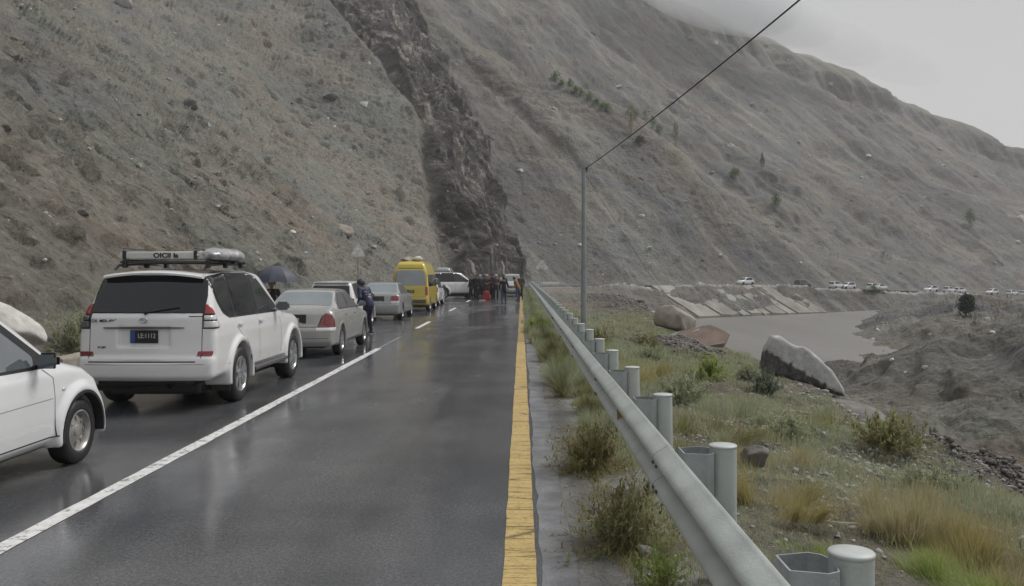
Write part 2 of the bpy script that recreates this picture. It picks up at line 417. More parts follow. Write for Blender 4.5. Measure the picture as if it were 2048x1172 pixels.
M = {}
def terrain_mat():
    g = NT('terrain'); p = g.p
    geo = g.n('ShaderNodeNewGeometry').outputs['Position']
    sd = g.n('ShaderNodeAttribute', attribute_name='sd').outputs['Vector']
    mk = g.n('ShaderNodeAttribute', attribute_name='mask'); sep = g.n('ShaderNodeSeparateColor'); g.l(mk.outputs['Color'], sep.inputs[0])
    rock, veg, sho, hil = sep.outputs[0], sep.outputs[1], sep.outputs[2], mk.outputs['Alpha']
    big = g.noise(geo, .06, 5, .62, 1.2)
    med = g.noise(geo, .35, 5, .6)
    fine = g.noise(geo, 3.0, 8, .72)
    earth = g.ramp(big, [(.30, (.30, .272, .235)), (.43, (.36, .332, .29)), (.53, (.325, .332, .305)), (.68, (.39, .39, .36))])
    earth = g.mix(.45, earth, g.ramp(med, [(.3, (.24, .22, .19)), (.5, (.35, .335, .30)), (.72, (.46, .45, .415))]), 'MIX')
    spk = g.ramp(fine, [(.33, .22), (.46, .88), (.60, 1.08), (.69, 2.0)])
    earth = g.mix(.8, earth, spk, 'MULTIPLY')
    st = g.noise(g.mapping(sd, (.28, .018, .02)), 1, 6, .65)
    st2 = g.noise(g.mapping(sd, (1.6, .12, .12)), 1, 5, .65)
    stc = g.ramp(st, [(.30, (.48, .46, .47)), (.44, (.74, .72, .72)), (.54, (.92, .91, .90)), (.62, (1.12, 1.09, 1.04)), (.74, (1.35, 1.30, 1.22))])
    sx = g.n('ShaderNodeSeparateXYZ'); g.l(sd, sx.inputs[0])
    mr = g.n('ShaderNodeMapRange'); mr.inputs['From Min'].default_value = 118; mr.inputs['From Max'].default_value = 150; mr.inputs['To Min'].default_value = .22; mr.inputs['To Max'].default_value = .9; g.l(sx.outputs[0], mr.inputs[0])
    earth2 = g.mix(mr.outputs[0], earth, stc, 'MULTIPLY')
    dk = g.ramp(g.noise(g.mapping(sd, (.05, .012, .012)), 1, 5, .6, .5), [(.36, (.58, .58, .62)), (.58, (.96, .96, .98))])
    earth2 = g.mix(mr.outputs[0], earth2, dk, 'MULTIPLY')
    tone = g.ramp(g.noise(g.mapping(geo, (.028, .028, .05)), 1, 5, .62, 1.5), [(.34, (.84, .77, .69)), (.46, (.80, .77, .71)), (.54, (.73, .75, .695)), (.64, (.67, .69, .72))])
    earth2 = g.mix(.95, earth2, tone, 'MULTIPLY')
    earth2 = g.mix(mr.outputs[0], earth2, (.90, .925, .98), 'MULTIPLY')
    pit = g.ramp(g.noise(g.mapping(geo, (.9, .9, 1.5), (.3, .2, .4)), 1, 5, .7), [(.31, (.34, .32, .28)), (.38, (1, 1, 1))])  # dark spots paint the shade of hollows into the earth colour
    earth2 = g.mix(.8, earth2, pit, 'MULTIPLY')
    earth2 = g.mix(.4, earth2, g.ramp(st2, [(.3, .7), (.7, 1.25)]), 'MULTIPLY')
    rk = g.noise(g.mapping(sd, (.9, .11, .11)), 1, 7, .7)
    rockc = g.ramp(rk, [(.36, (.014, .013, .013)), (.46, (.056, .053, .050)), (.54, (.12, .113, .106)), (.64, (.33, .312, .29))])  # crevice shade and highlights painted into the rock colour
    rv = g.n('ShaderNodeTexVoronoi', feature='DISTANCE_TO_EDGE', Scale=1.0, Randomness=1.0); g.l(g.mapping(g.mix(.12, sd, g.n('ShaderNodeNewGeometry').outputs['Position']), (.62, .085, .085)), rv.inputs['Vector'])
    rockc = g.mix(.85, rockc, g.ramp(rv.outputs['Distance'], [(.01, (.12, .11, .10)), (.07, (.8, .78, .75)), (.30, (1.25, 1.2, 1.12))]), 'MULTIPLY')
    rockc = g.mix(.7, rockc, g.ramp(g.noise(geo, 1.1, 8, .75), [(.36, .35), (.5, 1.0), (.62, 1.9)]), 'MULTIPLY')
    col = g.mix(rock, earth2, rockc)
    hillc = g.ramp(g.noise(g.mapping(geo, (.05, .05, .05)), 1, 6, .6), [(.3, (.165, .162, .130)), (.7, (.24, .235, .195))])
    col = g.mix(hil, col, hillc)
    vegc = g.ramp(g.noise(geo, 2.2, 4), [(.3, (.17, .175, .10)), (.5, (.23, .225, .14)), (.7, (.30, .27, .18))])
    vf = g.math('MULTIPLY', veg, g.ramp(g.noise(geo, 1.3, 4), [(.35, .25), (.6, .95)]))
    col = g.mix(vf, col, vegc)
    shoc = g.ramp(g.noise(geo, 1.1, 6, .6), [(.3, (.40, .395, .38)), (.7, (.54, .53, .495))])
    shoc = g.mix(.5, shoc, g.ramp(fine, [(.3, .6), (.7, 1.2)]), 'MULTIPLY')
    col = g.mix(sho, col, shoc)
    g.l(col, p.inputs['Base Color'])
    p.inputs['Roughness'].default_value = .82; p.inputs['Specular IOR Level'].default_value = .25
    vor = g.n('ShaderNodeTexVoronoi', Scale=2.4, Randomness=1.0); g.l(geo, vor.inputs['Vector'])
    hgt = g.mix(.55, fine, vor.outputs['Distance'])
    b1 = g.bump(g.noise(geo, .9, 9, .68), 1.0, .9)
    b2 = g.bump(hgt, .9, .16, b1)
    b3 = g.bump(g.noise(geo, 26, 4, .6), .6, .02, b2)
    g.l(b3, p.inputs['Normal'])
    return g.m
M['terrain'] = terrain_mat()
build_terrain()
print('terrain done')

# ---------------------------------------------------------------- road, markings, river
def strip(name, s0, s1, o0, o1, dz, mat, step=1.0, jitter=0, nx=1, **kw):
    ss = np.arange(s0, s1+1e-6, step); V = []; F = []
    for i, s in enumerate(ss):
        for j in range(nx+1):
            off = o0+(o1-o0)*j/nx
            if jitter and j in (0, nx): off += jitter*float(fbm(np.array([s/.35]), np.array([j*9.+dz*100]), 3, 5)[0])
            V.append(roadpoint(s, off, dz))
        if i:
            for j in range(nx):
                a = (i-1)*(nx+1)+j; b = i*(nx+1)+j; F.append((a, a+1, b+1, b))
    o = mesh_obj(name, V, F, mat, smooth=True); tag(o, kind='structure'); return o
def asphalt():
    g = NT('wet_asphalt'); p = g.p
    geo = g.n('ShaderNodeNewGeometry').outputs['Position']
    wet = g.noise(g.mapping(geo, (.55, .16, 1)), 1, 5, .6, .6)
    film = g.ramp(wet, [(.34, 0), (.52, 1)])
    base = g.ramp(g.noise(geo, .7, 5), [(.3, (.056, .061, .068)), (.7, (.100, .104, .112))])
    grain = g.noise(geo, 85, 3, .7)
    base = g.mix(.7, base, g.ramp(grain, [(.35, .55), (.5, 1), (.68, 1.9)]), 'MULTIPLY')
    patch = g.ramp(g.noise(g.mapping(geo, (.5, .05, 1)), 1, 3), [(.40, (.85, .86, .88)), (.60, (1.35, 1.28, 1.2))])
    base = g.mix(.6, base, patch, 'MULTIPLY')
    cw = g.n('ShaderNodeTexVoronoi', feature='DISTANCE_TO_EDGE', Scale=.55); g.l(g.mapping(geo, (1, .5, 1)), cw.inputs['Vector'])
    wob = g.noise(geo, 3, 4)
    crack = g.ramp(g.math('ADD', cw.outputs['Distance'], g.math('MULTIPLY', wob, .012)), [(.004, .7), (.009, 1)])
    base = g.mix(.15, base, crack, 'MULTIPLY')
    trk = g.ramp(g.noise(g.mapping(geo, (1.5, .004, 1)), 1, 2, .4), [(.38, .84), (.60, 1.14)]); base = g.mix(.8, base, trk, 'MULTIPLY')
    agg = g.ramp(g.noise(geo, 34, 4, .75), [(.36, .6), (.5, 1), (.63, 1.7)]); base = g.mix(.55, base, agg, 'MULTIPLY')
    g.l(base, p.inputs['Base Color'])
    rough = g.math('ADD', g.math('MULTIPLY', film, -.20), .29)
    g.l(g.math('ADD', rough, g.math('MULTIPLY', g.noise(geo, 12, 4), .06)), p.inputs['Roughness'])
    p.inputs['IOR'].default_value = 1.45
    b = g.n('ShaderNodeBump', Distance=.004); g.l(grain, b.inputs['Height'])
    g.l(g.math('ADD', g.math('MULTIPLY', film, -.56), .64), b.inputs['Strength'])
    b2 = g.bump(g.noise(geo, 2.2, 3), .10, .02, b.outputs[0])
    g.l(b2, p.inputs['Normal'])
    return g.m
M['asphalt'] = asphalt()
def paint_mat(name, c0, c1, worn=.5, cracks=False):
    g = NT(name); p = g.p
    geo = g.n('ShaderNodeNewGeometry').outputs['Position']
    n = g.noise(geo, 9, 6, .7)
    col = g.ramp(n, [(.3, c0), (.6, c1)])
    if cracks:
        v = g.n('ShaderNodeTexVoronoi', feature='DISTANCE_TO_EDGE', Scale=1.0); g.l(g.mapping(geo, (.55, 7.5, 1)), v.inputs['Vector'])
        wob = g.noise(geo, 30, 3)
        f = g.ramp(g.math('ADD', v.outputs['Distance'], g.math('MULTIPLY', wob, .05)), [(.028, .28), (.06, 1)])
        v2 = g.noise(g.mapping(geo, (22, 50, 1)), 1, 3, .7)
        col = g.mix(1, col, f, 'MULTIPLY')
        col = g.mix(1, col, g.ramp(v2, [(.36, .25), (.42, 1)]), 'MULTIPLY')
    else:
        f = g.ramp(g.noise(g.mapping(geo, (6, 9, 1)), 1, 8, .8), [(.5-worn*.16, .15), (.5-worn*.16+.05, 1)])
        col = g.mix(1, col, f, 'MULTIPLY')
    g.l(col, p.inputs['Base Color']); p.inputs['Roughness'].default_value = .6
    g.l(g.bump(g.noise(geo, 60, 4), .3, .004), p.inputs['Normal'])
    return g.m
M['white_paint'] = paint_mat('white_road_paint', (.55, .55, .54), (.78, .78, .77), .55)
M['white_faint'] = paint_mat('faint_white_road_paint', (.12, .12, .12), (.25, .25, .25), 1.1)
M['yellow_paint'] = paint_mat('yellow_road_paint', (.44, .31, .11), (.56, .41, .16), .4, True)
strip('road', -60, S1+330, -3.5, 3.68, 0, M['asphalt'], 2.0, 0, 6)
strip('road_shoulder_left', -60, 160, -5.3, -3.5, -.012, plain('shoulder_grit', (.10, .095, .085), .55, var=.3, scale=2.2, bump=.5, bscale=22), 1.0, .25, 3)
strip('centre_line', 1.2, 20.8, -.07, .07, .004, M['white_paint'], .12, .012)
strip('centre_line', 20.8, 24.5, -.05, .03, .004, M['white_faint'], .12, .02)
for a, b in ((28.2, 32.4), (41, 45), (54, 58), (67, 71)): strip('centre_line', a, b, -.07, .07, .004, M['white_paint'], .5)
strip('edge_line', 1.0, 22.8, 3.29, 3.49, .004, M['yellow_paint'], .12, .010)
strip('edge_line', 22.8, 90, 3.30, 3.48, .004, paint_mat('worn_yellow_paint', (.25, .19, .08), (.38, .27, .10), 1.3), 1, .03)
strip('road_verge_strip', 1.0, 24, 3.52, 3.74, .003, plain('pale_road_edge', (.19, .195, .205), .5, 0, .35, 3.5, .7, 45), .3, .04)
def water_mat():
    g = NT('muddy_water'); p = g.p
    geo = g.n('ShaderNodeNewGeometry').outputs['Position']
    g.l(g.ramp(g.noise(g.mapping(geo, (.09, .012, 1)), 1, 6, .6, 1.0), [(.3, (.15, .142, .130)), (.7, (.21, .20, .185))]), p.inputs['Base Color'])
    p.inputs['Roughness'].default_value = .42
    g.l(g.bump(g.noise(g.mapping(geo, (1.2, .5, 1)), 1, 5), .5, .12), p.inputs['Normal']); return g.m
tag(mesh_obj('river', [(4, 20, WATER_Z), (160, 20, WATER_Z), (160, 260, WATER_Z), (4, 260, WATER_Z)], [(0, 1, 2, 3)], water_mat(), smooth=False), kind='structure')
# ---------------------------------------------------------------- signed-distance modelling kit
def sd_poly(px, py, pts):
    """signed distance to a closed polygon (negative inside)"""
    d = np.full(px.shape, 1e9, np.float32); ins = np.zeros(px.shape, bool)
    n = len(pts)
    for i in range(n):
        ax, ay = pts[i]; bx, by = pts[(i+1) % n]
        ex, ey = bx-ax, by-ay
        wx, wy = px-ax, py-ay
        t = np.clip((wx*ex+wy*ey)/(ex*ex+ey*ey+1e-12), 0, 1)
        d = np.minimum(d, (wx-ex*t)**2+(wy-ey*t)**2)
        c = ((ay > py) != (by > py))
        if ey != 0: ins ^= c & (px < ex*(py-ay)/ey+ax)
    d = np.sqrt(d)
    return np.where(ins, -d, d)
def smax(a, b, k):
    h = np.clip(.5+.5*(a-b)/k, 0, 1); return b*(1-h)+a*h+k*h*(1-h)
def smin(a, b, k): return -smax(-a, -b, k)
def surface_nets(f, org, h):
    """polygonise f<0 on a regular grid; returns verts, quads"""
    s = f < 0; nx, ny, nz = f.shape
    cell = lambda i, j, k: (i*ny+j)*nz+k
    ids = []; pos = []; quads = []
    for ax in range(3):
        sl0 = [slice(None)]*3; sl1 = [slice(None)]*3; sl0[ax] = slice(0, -1); sl1[ax] = slice(1, None)
        A = f[tuple(sl0)]; B = f[tuple(sl1)]; cr_ = s[tuple(sl0)] != s[tuple(sl1)]
        I = np.argwhere(cr_); a = A[cr_]; b = B[cr_]; t = a/(a-b)
        P = I.astype(np.float64); P[:, ax] += t
        o1, o2 = [q for q in range(3) if q != ax]
        cs = []
        for u, v in ((-1, -1), (0, -1), (0, 0), (-1, 0)):
            C = I.copy(); C[:, o1] += u; C[:, o2] += v
            cs.append(cell(C[:, 0], C[:, 1], C[:, 2])); ids.append(cs[-1]); pos.append(P)
        Q = np.stack(cs, 1); flip = (a < 0)
        if ax == 1: flip = ~flip
        Q[~flip] = Q[~flip][:, ::-1]
        quads.append(Q)
    ids = np.concatenate(ids); pos = np.concatenate(pos); Q = np.concatenate(quads)
    uq, inv = np.unique(ids, return_inverse=True)
    cnt = np.bincount(inv); V = np.stack([np.bincount(inv, pos[:, q])/cnt for q in range(3)], 1)
    F = np.searchsorted(uq, Q)
    return V*h+np.array(org), F
def grid3(lo, hi, h):
    ax = [np.arange(lo[i], hi[i]+h, h, dtype=np.float32) for i in range(3)]
    return ax, np.meshgrid(*ax, indexing='ij', sparse=True)
def capsule(P, a, b, ra, rb):
    a = np.array(a, np.float32); b = np.array(b, np.float32); e = b-a; L = float(e@e)+1e-9
    wx, wy, wz = P[0]-a[0], P[1]-a[1], P[2]-a[2]
    t = np.clip((wx*e[0]+wy*e[1]+wz*e[2])/L, 0, 1)
    return np.sqrt((wx-e[0]*t)**2+(wy-e[1]*t)**2+(wz-e[2]*t)**2)-(ra+(rb-ra)*t)
def ellipsoid(P, c, r):
    q = np.sqrt(((P[0]-c[0])/r[0])**2+((P[1]-c[1])/r[1])**2+((P[2]-c[2])/r[2])**2)
    return (q-1)*min(r)

# ---------------------------------------------------------------- materials of made things
M['galv'] = plain('galvanised_steel', (.47, .51, .49), .45, .15, .14, 3.5, .15, 60)
M['galv_dark'] = plain('weathered_steel', (.34, .37, .38), .5, .2, .25, 5, .2, 50)
M['bolt'] = plain('bolt_steel', (.12, .12, .12), .5, .5)
M['yellow_ref'] = plain('yellow_reflector', (.45, .30, .06), .35, 0, .2, 30)
M['concrete'] = plain('grey_concrete', (.29, .28, .25), .85, 0, .22, .5, .5, 8)
M['slab_dull'] = plain('weathered_slab', (.235, .225, .20), .9, 0, .35, .35, .6, 5)
M['stone_grey'] = plain('grey_granite', (.36, .355, .34), .8, 0, .28, 2.2, .9, 9)
M['stone_pale'] = plain('pale_stone', (.55, .54, .50), .85, 0, .2, 5, .6, 14)
M['stone_brown'] = plain('brown_stone', (.30, .268, .225), .85, 0, .3, 2.2, .9, 8)
M['stone_dark'] = plain('dark_stone', (.16, .15, .14), .85, 0, .3, 4, .9, 12)
M['rust_slab'] = plain('brown_slab', (.17, .125, .10), .8, 0, .25, 2, .6, 12)
M['wire'] = plain('black_cable', (.02, .02, .02), .6)
M['pole'] = plain('grey_pole_steel', (.30, .32, .33), .5, .3, .15, 3)

# ---------------------------------------------------------------- guard rail
rail = empty('guard_rail', (0, 0, 0))
tag(rail, 'long galvanised W beam crash barrier along the right edge of the road', 'guard rail')
RX = 4.29
def wprof(out=0):
    P = []
    n = 34
    for i in range(n+1):
        t = i/n; z = .43+.33*t
        x = -.098*(.5-.5*math.cos(4*math.pi*t))**.62 if 0 < t < 1 else 0
        x += .004
        P.append((x-out, z))
    return P
def beam(s0, s1, out):
    pr = wprof(out); inner = [(x+.006, z) for x, z in pr][::-1]; ring = pr+inner
    ss = list(np.arange(s0, s1, 1.0 if s0 < 95 else .5))+[s1]; V = []; F = []; k = len(ring)
    for i, s in enumerate(ss):
        for x, z in ring: V.append(roadpoint(s, RX+x, z))
        if i:
            for j in range(k): a = (i-1)*k+j; b = (i-1)*k+(j+1) % k; F.append((a, b, b+k, a+k))
    F.append(tuple(range(k))[::-1]); F.append(tuple(range(len(V)-k, len(V))))
    return V, F
def lap(b, out):
    bm = bmesh.new(); prev = None
    for x, z in wprof(out+.0045):
        row = [bm.verts.new(roadpoint(b+q, RX+x, z)) for q in (-.006, .006)]
        if prev: bm.faces.new((prev[0], prev[1], row[1], row[0]))
        prev = row
    return bm
bm = bmesh.new(); bmesh.ops.create_uvsphere(bm, u_segments=8, v_segments=5, radius=.013, matrix=Matrix.Diagonal((.6, 1.3, 1, 1)))
bolt_me = bpy.data.meshes.new('bolt'); bm.to_mesh(bolt_me); bm.free(); bolt_me.materials.append(M['bolt'])
joints = [-3.1+4.1*i for i in range(32)]
for i, (a, b) in enumerate(zip(joints, joints[1:])):
    V, F = beam(a, b+.16, .005 if i % 2 else 0)
    o = mesh_obj('beam', V, F, M['galv'], rail); o.data.set_sharp_from_angle(angle=math.radians(40))
    # dark lap edge and bolt heads
    if b < 45: bm_obj('lap_edge', lap(b+.165, .0), M['bolt'], rail)
    for (dz, dy) in ((.09, .05), (.24, .05), (.09, -.07), (.24, -.07)):
        if b > 22: break
        q = bpy.data.objects.new('bolt', bolt_me); COL.objects.link(q); q.parent = o; q.location = roadpoint(b+dy+.06, RX-.104, .43+dz)
post_me = None
def post_mesh():
    bm = bmesh.new(); add_lathe(bm, [(.079, -1.0), (.079, .785)], 28); return bm
def cap_mesh():
    bm = bmesh.new(); add_lathe(bm, [(.080, .786), (.083, .792), (.083, .797), (.079, .802), (.05, .806), (0, .807)], 28); return bm
def block_mesh():
    bm = bmesh.new()
    ring = [(-.25, -.085), (-.25, .085), (-.12, .12), (-.075, .095), (-.062, .05), (-.066, -.05), (-.075, -.095), (-.12, -.12)]
    V0 = []
    for r_, z in ((0, .50), (0, .755)):
        V0.append([bm.verts.new((x, y, z)) for x, y in ring])
    cx = -.14
    V1 = [[bm.verts.new((cx+(x-cx)*.93, y*.94, z)) for x, y in ring] for z in (.50, .755)]
    k = len(ring)
    for j in range(k):
        j2 = (j+1) % k
        bm.faces.new((V0[0][j], V0[0][j2], V0[1][j2], V0[1][j])); bm.faces.new((V1[0][j2], V1[0][j], V1[1][j], V1[1][j2]))
        bm.faces.new((V0[1][j], V0[1][j2], V1[1][j2], V1[1][j])); bm.faces.new((V0[0][j2], V0[0][j], V1[0][j], V1[0][j2]))
    return bm
p0 = bm_obj('post', post_mesh(), M['galv'], rail, angle=40); c0 = bm_obj('post_cap', cap_mesh(), plain('post_cap_steel', (.46, .49, .48), .6, .1, .2), p0, angle=50)
k0 = bm_obj('spacer', block_mesh(), M['galv_dark'], rail)
ps = [3.14, 5.13, 7.28, 9.3]+[9.3+2.03*i for i in range(1, 52)]
for i, s in enumerate(ps):
    if i == 0: po, co, ko = p0, c0, k0
    else:
        po = p0.copy(); co = c0.copy(); ko = k0.copy()
        for q in (po, co, ko): COL.objects.link(q)
        po.parent = rail; co.parent = po; ko.parent = rail
    po.location = roadpoint(s, RX+.30, random.uniform(-.015, .01)); ko.location = roadpoint(s, RX+.30+(.0), 0)
    po.rotation_euler = (random.uniform(-.012, .012), random.uniform(-.012, .012), 0)
    r = 0 if s < 100 else -min(BEND, (s-100)/RR); ko.rotation_euler = (0, 0, r)
for s in (7.45, 23.6, 39.8):
    bm = bmesh.new(); p = roadpoint(s, RX-.03, .595)
    vs = [bm.verts.new(p+Vector(v)) for v in ((-.045, -.03, -.055), (.0, .06, -.055), (.0, .06, .055), (-.045, -.03, .055), (.03, -.02, -.055), (.03, -.02, .055))]
    bm.faces.new((vs[0], vs[1], vs[2], vs[3])); bm.faces.new((vs[0], vs[3], vs[5], vs[4])); bm.faces.new((vs[3], vs[2], vs[5])); bm.faces.new((vs[0], vs[4], vs[1]))
    bm_obj('reflector', bm, M['yellow_ref'], rail)

# ---------------------------------------------------------------- utility pole and cable
pz = H(1.99, 27.8)
pole = empty('utility_pole', (1.99, 27.8, pz)); tag(pole, 'tall thin grey pole standing just behind the crash barrier', 'pole')
PT = 1.8+(546-338)/FPX*27.8
bm = bmesh.new(); add_tube(bm, [(0, 0, -.3), (0, 0, (PT-pz)*.42)], [.095, .09], 14); bm_obj('lower_shaft', bm, M['pole'], pole, angle=40)
bm = bmesh.new(); add_tube(bm, [(0, 0, (PT-pz)*.42+.001), (0, 0, PT-pz)], [.078, .066], 14); bm_obj('upper_shaft', bm, M['pole'], pole, angle=40)
bm = bmesh.new(); add_tube(bm, [(-.09, 0, PT-pz-.12), (.12, 0, PT-pz-.05)], .02, 8); add_tube(bm, [(.1, 0, PT-pz-.08), (.1, 0, PT-pz+.06)], .035, 8); bm_obj('insulator', bm, M['bolt'], pole)
bm = bmesh.new(); add_lathe(bm, [(.13, .02), (.13, .14), (.1, .17), (.085, .17)], 14); bm_obj('base_collar', bm, M['pole'], pole, angle=40)
bm = bmesh.new()
P0 = Vector((2.05, 27.8, PT+.02)); P1 = Vector((6.4, -10, 7.2)); pts = []
for i in range(33):
    t = i/32; p = P0.lerp(P1, t); p.z -= .42*4*t*(1-t); pts.append(p)
add_tube(bm, pts, .013, 6); tag(bm_obj('overhead_cable', bm, M['wire'], angle=60), 'black cable sagging from the pole top up over the barrier', 'cable')
bm = bmesh.new(); P0 = Vector((1.99, 27.8, PT-.1)); P1 = Vector((8.2, 41.5, H(8.2, 41.5)+.05)); add_tube(bm, [P0, P0.lerp(P1, .5)+Vector((0, 0, -.25)), P1], .006, 5)
tag(bm_obj('guy_wire', bm, M['wire']), 'thin guy wire running down from the pole top to the bank', 'wire')

# ---------------------------------------------------------------- stones and boulders
def boulder(name, loc, size, mat, label, cat='boulder', seed=0, h=.07, cuts=7, rot=(0, 0, 0), rough=.05, group=None, shape=None):
    """an angular block: ellipsoid trimmed by random planes, with worn relief"""
    R_ = np.random.default_rng(seed); sx, sy, sz = size
    ax, P = grid3((-1.25, -1.25, -1.25), (1.25, 1.25, 1.25), h)
    f = np.sqrt(P[0]**2+P[1]**2+P[2]**2)-1.12
    for i in range(cuts):
        n = R_.normal(size=3); n /= np.linalg.norm(n); o_ = R_.uniform(.55, .92)
        f = smax(f, n[0]*P[0]+n[1]*P[1]+n[2]*P[2]-o_, .07)
    f = f+0*P[0]+0*P[1]+0*P[2]
    a, b, c = np.broadcast_arrays(*P)
    f = f+rough*fbm(a*2.2+c*1.3+seed, b*2.2+c*.7, 4, seed)+rough*.5*(ridged(a*3+b*2, c*4+b, 3, seed+3)-.6)
    V, F = surface_nets(f.astype(np.float32), [q[0] for q in ax], h)
    o = mesh_obj(name, V*np.array([sx, sy, sz])/2, F, mat, loc=loc); o.rotation_euler = rot
    return tag(o, label, cat, group)
# split pale boulder on the crest of the bank
def split_boulder():
    ax, P = grid3((-1.7, -.8, -.8), (1.7, .8, .95), .045)
    X, Y, Z = np.broadcast_arrays(*P)
    top = [(-1.30, -.30), (-1.22, .36), (-1.02, .70), (-.80, .72), (-.55, .56), (-.1, .46), (.35, .24), (.8, -.06), (1.25, -.55), (1.34, -.78), (1.0, -.74), (.3, -.52), (-.4, -.40), (-.9, -.36)]
    f = sd_poly(X, Z, top)
    th = .55*(1-sst(.2, 1.4, X)*.5)
    f = smax(f, np.abs(Y+.1*X)-th*.55-.10*np.clip(-Z, -.5, .5), .12)
    f = smax(f, (Y*-.75+Z*.45-.38), .06)      # bevelled face towards the road
    f = f+.05*fbm(X*1.6+Z, Y*1.6+Z*.7, 4, 4)+.03*(ridged(X*2+Z*3, Y*3+Z, 3, 8)-.6)
    V, F = surface_nets(f.astype(np.float32), [q[0] for q in ax], .045)
    g = NT('two_tone_boulder'); geo = g.n('ShaderNodeTexCoord').outputs['Object']
    sep = g.n('ShaderNodeSeparateXYZ'); g.l(geo, sep.inputs[0])
    n = g.noise(geo, 3.2, 6, .65)
    pale = g.ramp(g.noise(geo, 7, 7, .7), [(.3, (.33, .33, .32)), (.7, (.56, .56, .55))])
    dark = g.ramp(n, [(.4, (.03, .03, .03)), (.7, (.16, .155, .15))])
    q = g.math('ADD', g.math('ADD', sep.outputs[2], g.math('MULTIPLY', sep.outputs[0], .42)), g.math('MULTIPLY', n, .5))
    col = g.mix(g.ramp(q, [(.0, 1), (.07, 0)]), pale, dark); g.l(col, g.p.inputs['Base Color']); g.p.inputs['Roughness'].default_value = .75  # darker below a slanting noisy line
    g.l(g.bump(g.noise(geo, 16, 6, .7), .7, .03), g.p.inputs['Normal'])
    Yb = 22.4
    o = mesh_obj('boulder', V, F, g.m, loc=((1606-VPX)/FPX*Yb, Yb, 1.8-(727-HPY)/FPX*Yb-.02)); o.scale = (.82, 1.0, .95); o.rotation_euler = (0, .08, 0)
    tag(o, 'long pale split boulder with a dark underside on the bank edge', 'boulder')
split_boulder()
def onpx(px, py, Y): return Vector(((px-VPX)/FPX*Y, Y, CAM_H+(HPY-py)/FPX*Y))
boulder('boulder', onpx(1352, 640, 37.5), (1.75, 1.5, 1.45), M['stone_brown'], 'tall brown blocky boulder behind the fallen concrete slab', seed=3, cuts=8, rot=(.1, .1, .3))
boulder('boulder', onpx(0, 668, 15.6), (1.55, 1.2, 1.0), M['stone_pale'], 'smooth pale boulder at the foot of the slope left of the white jeep', seed=12, cuts=5, rot=(.1, .55, .2), rough=.08, h=.06)
boulder('boulder', onpx(1826, 945, 9.6)+Vector((0, 0, -.05)), (.22, .2, .26), M['stone_grey'], 'small pointed pale stone standing beyond the tall dry grass', seed=21, cuts=8)
boulder('boulder', onpx(1302, 632, 52), (.9, .8, .55), M['stone_pale'], 'white stone at the foot of the brown eroded bank', seed=23)
boulder('boulder', onpx(1712, 832, 17.6), (1.5, 1.6, .5), M['stone_dark'], 'flat dark slab of rock on the bank edge below the pale boulder', seed=25, rot=(.1, .25, .2))
boulder('boulder', onpx(1512, 905, 9.0)+Vector((0, 0, -.03)), (.35, .3, .22), M['stone_dark'], 'dark angular stone beside the third barrier post', seed=27)
boulder('stone', Vector((.79, 5.55, .025)), (.12, .13, .10), M['stone_grey'], 'fist sized grey stone on the sandy shoulder beside the dry weed', 'stone', seed=29, h=.14)
# broken concrete slab and brown sheet
def slabby(name, loc, pts, th, mat, rot, label, cat):
    bm = bmesh.new(); b = [bm.verts.new((x, y, 0)) for x, y in pts]; f = bm.faces.new(b)
    e = bmesh.ops.extrude_face_region(bm, geom=[f]); bmesh.ops.translate(bm, vec=(0, 0, th), verts=[v for v in e['geom'] if isinstance(v, bmesh.types.BMVert)])
    bmesh.ops.subdivide_edges(bm, edges=bm.edges[:], cuts=3, use_grid_fill=True)
    for v in bm.verts: v.co += Vector((random.uniform(-1, 1), random.uniform(-1, 1), random.uniform(-.6, .6)))*.03
    o = bm_obj(name, bm, mat, loc=loc); o.rotation_euler = rot; return tag(o, label, cat)
slabby('broken_slab', onpx(1392, 678, 33)+Vector((0, 0, -.05)), [(-1.1, -.5), (.9, -.6), (1.3, 0), (.8, .7), (-.5, .5), (-1.2, .1)], .12, M['rust_slab'], (.55, -.12, .1), 'brown broken slab lying tilted in front of the brown boulder', 'slab')
slabby('fallen_plate', onpx(1362, 674, 33.5)+Vector((0, 0, .12)), [(-1.1, -.2), (.6, -.3), (.8, .05), (-.9, .2)], .06, M['concrete'], (.3, -.28, .1), 'thin grey plate leaning on the broken brown slab', 'slab')

def pile(name, cx, cy, rx, ry, n, s0, s1, mats, label, kind='stuff', hgt=.0, cat=None):
    """loose stones joined into one heap"""
    base = []
    for q in range(5):
        bm = bmesh.new(); bmesh.ops.create_icosphere(bm, subdivisions=1, radius=1)
        for v in bm.verts: v.co *= random.uniform(.65, 1.1)
        bm.verts.ensure_lookup_table(); base.append((np.array([v.co[:] for v in bm.verts]), np.array([[v.index for v in f.verts] for f in bm.faces]))); bm.free()
    xs = cx+rx*rng.normal(size=n)*.5; ys = cy+ry*rng.normal(size=n)*.5
    zs = height(xs, ys)[0]+hgt*np.exp(-((xs-cx)/rx*1.6)**2-((ys-cy)/ry*1.6)**2)
    VV = []; FF = []; off = 0
    for x, y, z in zip(xs, ys, zs):
        v, f = base[random.randrange(5)]; s = random.uniform(s0, s1)*random.choice((.6, .8, 1, 1.3))
        sc = np.array([s*random.uniform(.7, 1.3), s*random.uniform(.7, 1.3), s*random.uniform(.4, .9)])
        a = random.uniform(0, 6.3); R_ = np.array([[math.cos(a), -math.sin(a), 0], [math.sin(a), math.cos(a), 0], [0, 0, 1]])
        VV.append((v*sc)@R_.T+np.array([x, y, z+s*.15])); FF.append(f+off); off += len(v)
    o = mesh_obj(name, np.concatenate(VV), np.concatenate(FF), mats, smooth=False); tag(o, label, cat, kind=kind); return o
pile('gravel_heap', 5.0, 27.5, 1.5, 3.2, 4200, .02, .075, M['stone_dark'], 'heap of dark grey rubble on the bank', hgt=.45)
